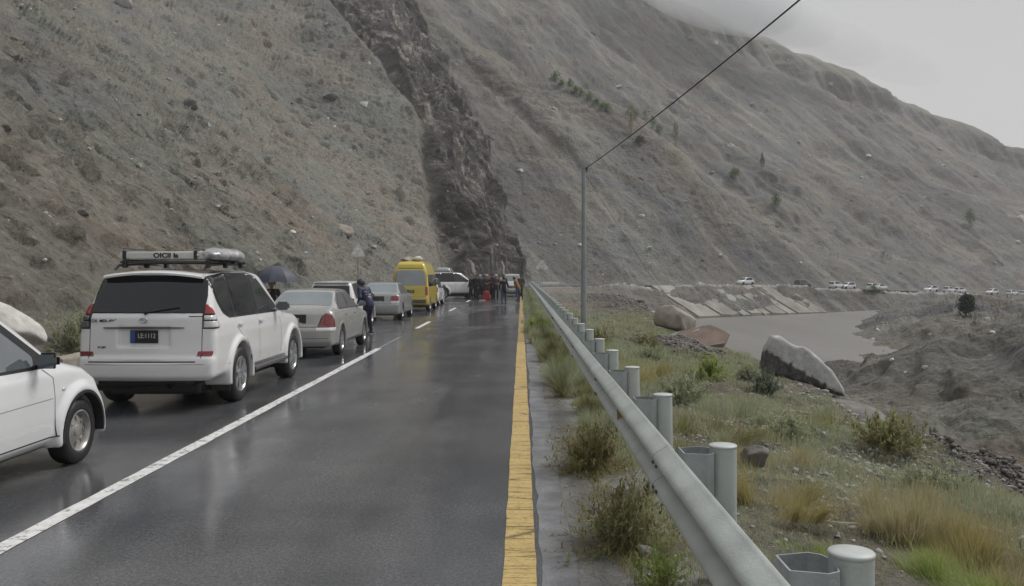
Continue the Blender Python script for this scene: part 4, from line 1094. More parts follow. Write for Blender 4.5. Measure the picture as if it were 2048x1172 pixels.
def make_suv(x, y_rear, res, label, full=True, rz=0):
    sp = SUV; B = Body(sp, res); L = sp['L']
    r = car_root('off_road_car', x, y_rear+L/2, rz, label, 'car'); body_obj(r, B, M['white_car'])
    D = B.drape
    # glass
    q = [(.42,1.775),(.62,1.80),(2.05,1.79),(2.40,1.70),(3.14,1.215),(2.9,1.205),(.78,1.215),(.60,1.28),(.50,1.42)]
    quarter = [(.40,1.755),(.98,1.795),(1.02,1.205),(.80,1.215),(.62,1.29),(.50,1.45)]
    rdoor = [(1.05,1.795),(1.98,1.79),(1.98,1.20),(1.09,1.205)]
    fdoor = [(2.06,1.785),(2.30,1.72),(3.10,1.225),(3.06,1.20),(2.06,1.20)]
    for v in ('R', 'L'):
        D('side_trim', v, [(.35,1.785),(1.0,1.825),(2.05,1.82),(2.36,1.755),(3.20,1.215),(3.12,1.175),(.78,1.185),(.58,1.26),(.45,1.42)], M['black_plastic'], r, .002, .05)
        for p in (quarter, rdoor, fdoor): D('side_window', v, p, M['side_glass'] if p is fdoor else M['dark_glass'], r, .006, .035)
    B.patch('rear_window', [(-.69,1.765),(.69,1.765),(.735,1.50),(.735,1.27),(-.735,1.27),(-.735,1.50)], [(-.1,1.765),(.42,1.765),(.42,1.27),(-.1,1.27)], M['dark_glass'], r, .008, .014)
    D('windscreen', 'F', [(-.60,1.72),(.60,1.72),(.74,1.27),(-.74,1.27)], M['dark_glass'], r, .005, .05)
    for sgn in (1, -1):
        mk = (lambda p: p) if sgn == 1 else mirror_poly
        side_ = 'R' if sgn == 1 else 'L'
        PT_ = B.patch; Y_ = [(-.1,1.6),(.16,1.5),(.30,1.20),(.30,1.0),(-.1,1.0)]
        hs = PT_('tail_light', mk([(.70,1.52),(1.0,1.52),(1.0,1.075),(.725,1.075)]), [(-.1,1.50),(.20,1.50),(.30,1.18),(.31,1.075),(-.1,1.075)], M['lamp_black'], r, .010)
        cl = M['clear_lens'] if sgn == 1 else M['dark_lens']  # left lamp gets a darker lens than the right
        PT_('red_lens', mk([(.722,1.50),(1.0,1.50),(1.0,1.265),(.742,1.265)]), [(-.1,1.49),(.19,1.49),(.262,1.265),(-.1,1.265)], M['red_lens'], hs, .022)
        PT_('clear_lens', mk([(.745,1.25),(1.0,1.25),(1.0,1.19),(.745,1.19)]), [(-.1,1.25),(.265,1.25),(.28,1.19),(-.1,1.19)], cl, hs, .024)
        PT_('clear_lens', mk([(.745,1.175),(1.0,1.175),(1.0,1.092),(.745,1.092)]), [(-.1,1.175),(.285,1.175),(.295,1.092),(-.1,1.092)], cl, hs, .024)
        PT_('reflector', mk([(.68,.79),(1.0,.79),(1.0,.725),(.66,.725)]), [(-.1,.79),(.14,.79),(.12,.725),(-.1,.725)], M['red_lens'] if sgn == 1 else M['dull_red_lens'], r, .010)
        D('headlight', 'F', mk([(.48,1.0),(.80,1.0),(.83,.80),(.5,.78)]), M['clear_lens'], r, .01, .03)
        mirror_(r, B, sgn*.86, 2.98, 1.27, sgn, M['white_car'], 1.15)
        for yy in (2.05, 1.08):
            handle(r, B, side_, yy+.08, 1.08, M['white_car'])
        # panel gaps
        for ln in ([(1.02,1.18),(1.02,1.06),(1.30,.86),(1.52,.62),(1.58,.45)], [(2.02,1.18),(2.04,.45)], [(3.14,1.16),(3.20,.9),(3.18,.45)]): B.seam('door_gap', side_, ln, r)
        B.seam('sill_gap', side_, [(1.58,.46),(3.42,.46)], r)
        # running board
        bm = bmesh.new(); add_box(bm, (sgn*.87, (1.66+3.36)/2-L/2, .40), (.19, 1.74, .055), bevel=.02)
        add_box(bm, (sgn*.80, 2.0-L/2, .37), (.1, .06, .06)); add_box(bm, (sgn*.80, 3.0-L/2, .37), (.1, .06, .06)); bm_obj('running_board', bm, M['grey_plastic'], r)
        for wy, h_ in ((1.12-.50, .38), (3.91-.5, .35)):
            bm = bmesh.new(); add_box(bm, (sgn*.79, wy-L/2, .40), (.26, .02, h_), bevel=.006); bm_obj('mud_flap', bm, M['black_plastic'], r)
        # roof rail
        bm = bmesh.new(); pts = [(sgn*.60, yy-L/2, zz) for yy, zz in ((.55, 1.85), (.65, 1.905), (1.2, 1.925), (1.9, 1.92), (2.3, 1.90), (2.42, 1.84))]
        add_tube(bm, pts, .018, 8); bm_obj('roof_rail', bm, M['grey_plastic'], r, angle=60)
    # tailgate gaps
    B.seam('tailgate_gap', 'B', [(-.725,1.25),(-.725,.70)], r, .009); B.seam('tailgate_gap', 'B', [(.725,1.09),(.725,.70)], r, .009)
    B.seam('bumper_gap', 'B', [(-.72,.655),(.66,.655)], r, .016)
    B.seam('bumper_crease_shade', 'B', [(-.84,.62),(.84,.62)], r, .006, M['grey_plastic'])  # dark strip paints the shade line of the crease
    bm = bmesh.new(); yz = [B.cast('B', xx, 1.09)[0].y for xx in np.linspace(-.52, .52, 9)]
    vs = []
    for i, xx in enumerate(np.linspace(-.52, .52, 9)):
        t = .014*(1-abs(xx)/.56)+.005; vs.append([bm.verts.new((xx-.02, yz[i]-a, 1.092+b)) for a, b in ((-.01, t), (.022, t*.7), (.024, -t), (-.01, -t))])
    for A_, B_ in zip(vs, vs[1:]):
        for k in range(4): bm.faces.new((A_[k], A_[(k+1) % 4], B_[(k+1) % 4], B_[k]))
    bm_obj('garnish', bm, M['grey_plastic'], r, angle=50)
    B.seam('tailgate_handle_gap', 'B', [(.55,1.235),(.74,1.235)], r, .012)
    h0 = B.cast('B', 0, 1.29)[0]; h1 = B.cast('B', .42, 1.36)[0]; bm = bmesh.new(); add_tube(bm, [h0+Vector((0, -.03, 0)), h1+Vector((0, -.03, 0))], .008, 6); add_tube(bm, [h0+Vector((0, .02, -.01)), h0+Vector((0, -.04, -.01))], .022, 10); bm_obj('wiper', bm, M['lamp_black'], r)
    # spoiler
    bm = bmesh.new(); ns = 12; rows = []
    for i in range(ns+1):
        xx = -.65+1.30*i/ns; dp = .0+.05*(abs(xx)/.65)**3; zt = 1.825-.055*(xx/.65)**2
        rows.append([bm.verts.new((xx, yy-L/2, zz)) for yy, zz in ((.62, zt+.02), (.30+dp, zt+.002), (.255+dp, zt-.02), (.26+dp, zt-.045), (.42+dp, zt-.05), (.62, zt-.06))])
    for A_, B_ in zip(rows, rows[1:]):
        for k in range(6): bm.faces.new((A_[k], A_[(k+1) % 6], B_[(k+1) % 6], B_[k]))
    bm.faces.new(rows[0]); bm.faces.new(rows[-1][::-1]); bm_obj('spoiler', bm, M['white_car'], r, angle=45)
    if full:
        # number plate, emblem, badges
        yb = B.cast('B', -.0, .97)[0].y
        bm = bmesh.new(); add_box(bm, (-.02, yb-.012, .975), (.36, .014, .165), bevel=.004); pl = bm_obj('number_plate', bm, M['plate_dark'], r)
        bm = bmesh.new(); add_box(bm, (-.165, yb-.021, .975), (.06, .003, .155)); bm_obj('plate_band', bm, M['plate_blue'], pl)
        text(pl, 'LE:1112', .085, (.015, yb-.021, .985), M['plate_white'], name='plate_number', sx=.85)
        ye = B.cast('B', -.0, 1.19)[0].y
        for rx_, rz_, dz in ((.052, .034, 0), (.020, .033, 0), (.036, .013, .014)):
            bm = bmesh.new(); pts = [(-.02+rx_*math.cos(t), ye-.012, 1.185+dz+rz_*math.sin(t)) for t in np.linspace(0, 2*math.pi, 25)]
            add_tube(bm, pts, .0045, 6, cap=False); bm_obj('emblem_ring', bm, M['chrome'], r, angle=60)
        text(r, 'GX  MDL-4WD', .052, (-.53, B.cast('B', -.53, 1.18)[0].y-.008, 1.18), M['lamp_black'], bold=.001)
        text(r, 'V6 24V', .036, (-.56, B.cast('B', -.56, .84)[0].y-.006, .84), M['lamp_black'], bold=.001)
    bm = bmesh.new(); add_tube(bm, [(.32, .5-L/2, .36), (.32, .08-L/2, .34)], .034, 14, cap=False); add_tube(bm, [(.32, .08-L/2, .34), (.32, .5-L/2, .36)], .028, 14, cap=False); bm_obj('exhaust', bm, M['chrome'], r, angle=60)
    bm = bmesh.new(); add_box(bm, (0, .28-L/2, .40), (1.1, .22, .14), bevel=.04); add_box(bm, (-.5, .55-L/2, .36), (.5, .4, .2), bevel=.05); bm_obj('rear_crossmember', bm, M['black_plastic'], r)
    underbody(r, sp); four_wheels(r, sp, .265, M['alloy'], 6)
    return r, B
suv, suvB = make_suv(-4.86, 11.15, .023, 'white off road estate car with tinted windows and a loaded roof carrier')
L = SUV['L']
# roof carrier (a thing resting on the car) with its soft case
ry = 11.15
rc = empty('roof_box', (-4.78, ry+1.25, 1.915)); tag(rc, 'silver and white roof box with printed letters strapped on the white off road car', 'roof box')
bm = bmesh.new()
for xx in (-.56, .56): add_tube(bm, [(xx, -.72, .045), (xx, .72, .045)], .02, 8)
for yy in (-.68, -.2, .25, .7): add_tube(bm, [(-.62, yy, .03), (.62, yy, .03)], .016, 8)
for xx in (-.56, .56):
    for yy in (-.68, 0, .68): add_box(bm, (xx, yy, 0), (.05, .08, .09), bevel=.01)
bm_obj('rack', bm, M['black_plastic'], rc)
bm = bmesh.new(); add_box(bm, (-.06, 0, .12), (1.20, 1.3, .105), bevel=.035)
for v in bm.verts: v.co.z += .02*math.cos(v.co.x*2.4)*(v.co.z > .12)
bm_obj('case', bm, plain('white_box_shell', (.62, .62, .61), .3, 0, .1, 3, coat=.5), rc, angle=50)
bm = bmesh.new(); add_box(bm, (-.06, -.652, .118), (1.12, .012, .075), bevel=.004); bp = bm_obj('printed_panel', bm, M['plate_white'], rc)
text(bp, 'OICII la', .088, (-.02, -.661, .120), M['lamp_black'], name='lettering', sx=1.2, bold=.003)
for xx in (-.60, .36):
    bm = bmesh.new(); add_box(bm, (xx+.02, -.655, .128), (.05, .03, .12), bevel=.012); add_box(bm, (xx+.02, -.3, .212), (.04, .72, .01)); bm_obj('strap', bm, M['black_plastic'], rc)
ax_, P_ = grid3((-.35, -.75, -.2), (.35, .75, .25), .035)
f_ = ellipsoid(P_, (0, 0, 0), (.25, .62, .10))+0*P_[0]
Xb, Yb_, Zb = np.broadcast_arrays(*P_); f_ = f_+.035*fbm(Xb*7+Zb*3, Yb_*5, 4, 3)
f_ = np.maximum(f_, -.06-Zb); V_, F_ = surface_nets(f_.astype(np.float32), [q[0] for q in ax_], .035)
tag(mesh_obj('bundle', V_, F_, plain('silver_tarpaulin', (.40, .40, .41), .3, .3, .5, 8, .8, 16), loc=(-4.26, ry+1.2, 2.04)), 'crumpled dark silver bundle tied beside the roof box', 'bundle')

# --- white compact car at the left edge
HATCH = dict(L=3.9, w=.80, h=1.6, R=.305, wheels=(.62, 3.21), arch=.365, flare=.035, k=.09, bow=(.08, .26), wheel_out=.0,
  side=[(.04,.32),(0,.42),(0,.66),(.05,.72),(.08,.98),(.32,1.46),(.45,1.53),(1.2,1.58),(1.9,1.56),(2.18,1.48),(2.92,1.03),(3.08,.99),(3.5,.90),(3.74,.78),(3.86,.62),(3.9,.45),(3.84,.28),(3.6,.22),(.3,.26)],
  section=[(0,.15),(.73,.22),(.775,.32),(.795,.5),(.80,.70),(.785,.88),(.75,.98),(.62,1.44),(.54,1.53),(0,1.58)],
  plan=[(0,-.1),(.66,-.1),(.77,.06),(.85,.3),(.86,3.45),(.80,3.78),(.66,3.92),(.3,4.1),(0,4.1)])
def make_hatch(x, yr, res, label, mat, rz=0, lod=0, glass='mid_glass', cat='car', group='cars queuing along the left lane'):
    sp = HATCH; B = Body(sp, res); L = sp['L']; r = car_root('hatchback', x, yr+L/2, rz, label, cat, group); body_obj(r, B, M[mat]); D = B.drape
    for sgn, v in ((1, 'R'), (-1, 'L')):
        mk = (lambda p: p) if sgn == 1 else mirror_poly
        D('side_trim', v, [(.42,1.46),(1.9,1.50),(2.12,1.42),(2.74,1.01),(2.70,.955),(.5,.985)], M['black_plastic'], r, .002, .04)
        D('side_window', v, [(.48,1.43),(1.26,1.465),(1.26,1.0),(.56,1.015)], M[glass], r, .006, .03)
        D('side_window', v, [(1.33,1.465),(1.86,1.455),(2.02,1.39),(2.50,1.07),(2.48,.985),(1.33,.995)], M[glass], r, .006, .03)
        D('tail_light', 'B', mk([(.60,1.0),(.74,1.0),(.76,.74),(.58,.74)]), M['red_lens'], r, .01, .03)
        D('headlight', 'F', mk([(.36,.80),(.66,.86),(.70,.68),(.4,.62)]), M['clear_lens'], r, .01, .03)
        mirror_(r, B, sgn*.76, 2.50, 1.04, sgn, M['black_plastic'], 1.0)
        handle(r, B, v, 1.58, .88, M['black_plastic'])
        if lod == 0:
            for ln in ([(1.29,.98),(1.31,.35)], [(2.60,.95),(2.74,.86),(2.76,.34)]): B.seam('door_gap', v, ln, r)
            B.seam('sill_gap', v, [(1.0,.335),(2.78,.335)], r, .012); B.seam('door_crease_shade', v, [(1.05,.66),(2.72,.68)], r, .004, M['grey_plastic'])  # crease is only its shade, painted as a thin dark line
            # black wheel arch trims
            for wy in sp['wheels']:
                bm = bmesh.new(); prev = None
                for k in range(25):
                    a = math.radians(-8+196*k/24); row = []
                    for rr_, dx in ((.360, -.01), (.388, .008)):
                        yy = wy+rr_*math.cos(a); zz = .305+rr_*math.sin(a); h, n = B.cast(v, wy+max(rr_, .39)*math.cos(a), max(.305+max(rr_, .39)*math.sin(a), .2))
                        xq = h.x if h else sgn*.8
                        row.append(bm.verts.new((xq+sgn*.008, yy-L/2, zz)))
                    row.append(bm.verts.new((row[0].co.x-sgn*.09, wy+.355*math.cos(a)-L/2, .305+.355*math.sin(a))))
                    if prev:
                        bm.faces.new((prev[0], prev[1], row[1], row[0])); bm.faces.new((prev[2], prev[0], row[0], row[2]))
                    prev = row
                bm_obj('arch_trim', bm, M['black_plastic'], r)
            h, n = B.cast(v, 2.90, .74); bm = bmesh.new(); bmesh.ops.create_uvsphere(bm, u_segments=10, v_segments=6, radius=1, matrix=Matrix.Translation(h) @ Matrix.Diagonal((.012, .03, .018, 1))); bm_obj('indicator', bm, M['clear_lens'], r, smooth=True)
    D('rear_window', 'B', [(-.56,1.40),(.56,1.40),(.62,1.02),(-.62,1.02)], M['dark_glass'], r, .005, .04)
    D('windscreen', 'F', [(-.50,1.43),(.50,1.43),(.64,1.06),(-.64,1.06)], M['mid_glass'], r, .005, .05)
    D('grille', 'F', [(-.30,.72),(.30,.72),(.27,.60),(-.27,.60)], M['black_plastic'], r, .006, .02)
    D('front_plate', 'F', [(-.2,.52),(.2,.52),(.2,.42),(-.2,.42)], M['plate_white'], r, .012)
    D('number_plate', 'B', [(-.2,.86),(.2,.86),(.2,.75),(-.2,.75)], M['plate_white'], r, .008)
    bm = bmesh.new(); add_box(bm, (0, .36-L/2, 1.50), (1.1, .22, .04), bevel=.015); bm_obj('spoiler', bm, M[mat], r)
    underbody(r, sp); four_wheels(r, sp, .19, M['steel_rim'], 'steel', lod)
    return r, B
make_hatch(-4.98, 5.05, .022, 'white compact car with black wheel arch trims and steel rims at the left edge', 'white_car2')

# --- sedans
SEDAN = dict(L=4.6, w=.85, h=1.5, R=.315, wheels=(.98, 3.68), arch=.37, flare=.01, k=.09, bow=(.12, .26),
  side=[(.06,.24),(0,.34),(-.0,.60),(.03,.655),(.06,.69),(.09,.93),(.14,1.005),(.30,1.03),(.72,1.06),(1.36,1.41),(1.6,1.455),(2.3,1.46),(2.62,1.42),(3.38,.99),(3.55,.95),(4.25,.83),(4.5,.70),(4.6,.48),(4.54,.25),(4.3,.19),(.3,.22)],
  section=[(0,.1),(.77,.2),(.825,.3),(.845,.5),(.85,.66),(.84,.84),(.80,.96),(.755,1.02),(.60,1.37),(.52,1.44),(0,1.48)],
  plan=[(0,-.1),(.62,-.1),(.76,.04),(.84,.3),(.90,.7),(.90,3.9),(.80,4.25),(.6,4.5),(.3,4.7),(0,4.7)])
def make_sedan(x, yr, res, label, mat, lights, glass, lod=0, rz=0):
    sp = SEDAN; B = Body(sp, res); L = sp['L']; r = car_root('saloon_car', x, yr+L/2, rz, label, 'car'); body_obj(r, B, M[mat]); D = B.drape
    for sgn, v in ((1, 'R'), (-1, 'L')):
        mk = (lambda p: p) if sgn == 1 else mirror_poly
        D('side_trim', v, [(1.0,1.17),(1.42,1.37),(1.7,1.41),(2.3,1.41),(2.56,1.36),(3.18,1.02),(3.12,.985),(1.0,1.0)], M['black_plastic'], r, .002, .03)
        D('side_window', v, [(1.06,1.14),(1.44,1.34),(1.72,1.375),(1.98,1.375),(1.98,1.015),(1.04,1.025)], M[glass], r, .006, .03)
        D('side_window', v, [(2.05,1.375),(2.28,1.375),(2.52,1.33),(3.02,1.06),(3.0,1.01),(2.05,1.015)], M[glass], r, .006, .03)
        if lights == 'tri':
            h = B.patch('tail_light', mk([(.70,1.0),(1.0,1.0),(1.0,.655),(.50,.655),(.60,.90)]), [(-.1,1.0),(.14,1.0),(.27,.80),(.30,.655),(-.1,.655)], M['dull_red_lens'], r, .010)
            B.patch('lamp_centre', mk([(.66,.93),(.74,.93),(.78,.70),(.62,.70)]), [(-.1,.93),(.3,.93),(.3,.70),(-.1,.70)], M['red_lens'], h, .018)
            B.patch('bumper_highlight', mk([(.46,.645),(1.0,.645),(1.0,.57),(.48,.57)]), [(-.1,.645),(.34,.645),(.34,.57),(-.1,.57)], M['white_car'], r, .010)  # last patch: white strip paints a highlight along the bumper
        else:
            h = B.patch('tail_light', mk([(.52,.94),(1.0,.94),(1.0,.76),(.52,.76)]), [(-.1,.94),(.2,.94),(.2,.76),(-.1,.76)], M['red_lens'], r, .012, .016)
            B.patch('lamp_lower', mk([(.50,.75),(1.0,.75),(1.0,.67),(.50,.67)]), [(-.1,.75),(.22,.75),(.22,.67),(-.1,.67)], M['clear_lens'], h, .012, .016)
        D('headlight', 'F', mk([(.44,.78),(.74,.82),(.78,.66),(.5,.62)]), M['clear_lens'], r, .01, .03)
        mirror_(r, B, sgn*.80, 2.96, 1.06, sgn, M[mat], .95)
        for yy in (1.45, 2.45): handle(r, B, v, yy, .88, M[mat])
        if lod == 0:
            for ln in ([(1.30,1.0),(1.28,.8),(1.42,.6),(1.46,.3)], [(2.02,1.0),(2.04,.3)], [(3.12,.97),(3.16,.3)]): B.seam('door_gap', v, ln, r)
            B.seam('sill_gap', v, [(1.46,.30),(3.2,.30)], r)
    D('rear_window', 'T', [(-.56,1.30),(.56,1.30),(.64,.80),(-.64,.80)], M['pale_glass'], r, .005, .05)
    D('windscreen', 'T', [(-.55,2.68),(.55,2.68),(.66,3.26),(-.66,3.26)], M['mid_glass'], r, .005, .05)
    B.seam('boot_gap', 'B', [(-.62,.98),(-.5,.66),(.5,.66),(.62,.98)] if lights == 'tri' else [(-.5,.98),(-.5,.64),(.5,.64),(.5,.98)], r, .014)
    B.seam('boot_lip', 'B', [(-.66,1.005),(.66,1.005)], r, .018, M['grey_plastic'])
    B.seam('bumper_crease_shade', 'B', [(-.8,.42),(.8,.42)], r, .01, M['grey_plastic'])  # shade of the crease drawn as a grey strip
    bm = bmesh.new(); yb = B.cast('B', 0, .83)[0].y; add_box(bm, (0, yb+.004, .83), (.52, .02, .19), bevel=.005); pb = bm_obj('plate_recess', bm, M['lamp_black'], r)
    bm = bmesh.new(); add_box(bm, (-.06, yb-.012, .80), (.34, .01, .10)); bm_obj('number_plate', bm, M['plate_white'] if lights == 'tri' else M['plate_dark'], pb)
    underbody(r, sp); four_wheels(r, sp, .19, M['alloy'], 5 if lights == 'tri' else 7, lod)
    return r, B
make_sedan(-4.80, 18.25, .026, 'champagne silver saloon car with triangular tail lights behind the white off road car', 'silver_car', 'tri', 'mid_glass')
make_sedan(-5.42, 32.6, .036, 'blue grey saloon car with square red tail lights in front of the yellow van', 'silver_car2', 'square', 'mid_glass', 1)
make_hatch(-5.97, 27.0, .036, 'white hatchback with black rear window parked left of the silver saloon', 'white_car2', lod=1, glass='dark_glass')

# --- vans
VAN = dict(L=4.8, w=.85, h=2.45, R=.32, wheels=(1.0, 3.75), arch=.375, flare=.01, k=.12, bow=(.06, .22),
  side=[(.04,.34),(0,.42),(0,.66),(.04,.72),(.05,1.1),(.16,1.85),(.30,2.20),(.5,2.33),(1.0,2.38),(3.3,2.36),(3.75,2.2),(4.1,1.82),(4.5,1.2),(4.72,1.02),(4.8,.6),(4.76,.34),(4.5,.26),(.3,.28)],
  section=[(0,.18),(.79,.25),(.84,.36),(.85,.7),(.845,1.1),(.79,1.72),(.72,2.0),(.60,2.28),(.48,2.37),(0,2.42)],
  plan=[(0,-.1),(.76,-.1),(.84,.05),(.9,.3),(.9,4.2),(.82,4.55),(.5,4.85),(0,4.9)])
def make_van(x, yr, res, label, mat, glass, rz=0):
    sp = VAN; B = Body(sp, res); L = sp['L']; r = car_root('van', x, yr+L/2, rz, label, 'van'); body_obj(r, B, M[mat]); D = B.drape
    D('rear_window', 'B', [(-.66,1.86),(-.56,1.93),(.56,1.93),(.66,1.86),(.72,1.22),(-.72,1.22)], M[glass], r, .006, .10)
    D('windscreen', 'F', [(-.62,1.84),(.62,1.84),(.74,1.2),(-.74,1.2)], M['mid_glass'], r, .006, .08)
    for sgn, v in ((1, 'R'), (-1, 'L')):
        mk = (lambda p: p) if sgn == 1 else mirror_poly
        for a, b in ((.3, 1.35), (1.42, 2.4), (2.5, 3.3)): D('side_window', v, [(a,1.72),(b,1.72),(b,1.18),(a,1.18)], M['dark_glass'], r, .006, .05)
        D('side_window', v, [(3.4,1.72),(3.75,1.70),(4.2,1.22),(3.4,1.18)], M['dark_glass'], r, .006, .05)
        D('tail_light', 'B', mk([(.70,1.16),(.80,1.16),(.82,.78),(.70,.78)]), M['red_lens'], r, .01, .02)
        D('headlight', 'F', mk([(.5,1.0),(.8,1.0),(.8,.8),(.5,.8)]), M['clear_lens'], r, .01, .03)
        B.seam('door_gap', v, [(1.40,1.8),(1.40,.35)], r, .014); B.seam('door_gap', v, [(3.35,1.8),(3.35,.35)], r, .014)
        mirror_(r, B, sgn*.82, 4.0, 1.3, sgn, M['black_plastic'], 1.1)
    B.seam('tailgate_gap', 'B', [(-.74,1.95),(-.72,.70),(.72,.70),(.74,1.95)], r, .018)
    B.seam('roof_seam', 'B', [(-.64,2.02),(.64,2.02)], r, .03)
    bm = bmesh.new(); add_box(bm, (0, -L/2-.02, .50), (1.5, .1, .16), bevel=.03); bm_obj('rear_bumper', bm, M['grey_plastic'], r)
    bm = bmesh.new(); yb = B.cast('B', 0, .95)[0].y; add_box(bm, (0, yb-.01, .95), (.4, .012, .14)); bm_obj('number_plate', bm, M['plate_dark'], r)
    underbody(r, sp); four_wheels(r, sp, .19, M['steel_rim'], 'steel', 1)
    return r, B
make_van(-5.14, 40.0, .045, 'yellow high roof van with a large rear window in the queue', 'yellow_car', 'pale_glass')
make_van(-7.6, 84, .09, 'white high roof van standing furthest back behind the other cars', 'grey_car', 'pale_glass')
# luggage on the yellow van
for i, (x, y, s, mt, lb) in enumerate((( -5.45, 41.6, (.7, .9, .22), 'stone_brown', 'brown sack on the roof of the yellow van'), (-4.95, 41.2, (.5, .6, .26), 'stone_pale', 'pale bundle on the roof of the yellow van'))):
    tag(boulder('sack', (x, y, 2.40+s[2]*.3), s, M[mt], lb, 'sack', seed=70+i, cuts=4, h=.14), lb, 'sack')
make_hatch(-5.34, 47.6, .05, 'white hatchback just beyond the yellow van', 'white_car2', lod=1, glass='dark_glass')
make_hatch(-6.7, 54.0, .055, 'white hatchback partly hidden behind the turned white car', 'white_car2', lod=1, glass='dark_glass')
# white estate standing across the road, light van-like car facing the camera
_s = dict(SUV); r8, B8 = make_suv(-4.75, 60.0-4.75/2+1.0, .055, 'white off road car turned across the road beside the crowd', full=False, rz=math.radians(-58))
r10, _b = make_hatch(-.75, 66, .055, 'pale car facing the camera behind the walking man', 'grey_car', rz=math.pi, lod=1, group='cars beyond the crowd')
r10.scale = (1.05, 1, 1.12)
# cars far off on the road across the valley
km = None
far = [(1352, 564, 'white car on the far road above the concrete slabs', 1), (1500, 566, 'grey car on the far road above the concrete slabs', 0)]
n0 = 0
spots = [(-2+S1+26, 0), (S1+41, 0), (S1+50, 1.4), (S1+57.5, -1.2), (S1+63, 1.3), (S1+69, -.8), (S1+85, 1.3), (S1+93, 1.3), (S1+101, -.5), (S1+112, 1.4), (S1+122, 1.4), (S1+129, 1.4)]
looks = ['the nearest of the far cars, above the concrete slabs', 'dark car alone on the far road right of the slabs', 'first in the white cluster on the far road', 'second in the white cluster on the far road', 'third in the white cluster on the far road', 'last in the white cluster on the far road', 'left of the culvert', 'above the left end of the culvert', 'above the right end of the culvert', 'just right of the culvert', 'above the conical green bush', 'at the right edge of the photo']
sp = HATCH; Bf = Body(sp, .09)
r0 = car_root('far_car', 0, 0, 0, 'x', 'car', 'cars on the far road'); body_obj(r0, Bf, M['white_car2'])
for v in ('R', 'L'): Bf.drape('side_window', v, [(.46,1.46),(1.95,1.48),(2.6,1.02),(.5,1.0)], M['dark_glass'], r0, .02, step=.3)
Bf.drape('windscreen', 'F', [(-.56,1.43),(.56,1.43),(.64,1.05),(-.64,1.05)], M['dark_glass'], r0, .02, step=.3); Bf.drape('rear_window', 'B', [(-.56,1.40),(.56,1.40),(.62,1.02),(-.62,1.02)], M['dark_glass'], r0, .02, step=.3)
for wy in sp['wheels']:
    for sd in (-1, 1): 
        bm = bmesh.new(); add_lathe(bm, [(0, -.1), (.3, -.1), (.3, .1), (0, .1)], 10, Matrix.Rotation(math.radians(90), 4, 'Y')); bm_obj('wheel', bm, M['rubber'], r0, loc=(sd*.72, wy-sp['L']/2, .3))
km = kid_map()
for i, ((s_, off), lk) in enumerate(zip(spots, looks)):
    c = r0 if i == 0 else copy_tree(r0, km)
    c.location = roadpoint(s_, off); c.rotation_euler = (0, 0, -BEND+(math.pi if i % 3 == 0 else 0)+random.uniform(-.1, .1)); c.scale = (.9, 1.0, .95) if i != 1 else (1, 1, 1)
    c['label'] = ('white ' if i != 1 else '')+(('car, '+lk) if i != 1 else lk); c['group'] = 'cars on the far road'
    if i == 1:
        for ch in children(c):
            if ch.name.startswith('body'): ch.material_slots[0].link = 'OBJECT'; ch.material_slots[0].material = M['grey_plastic']
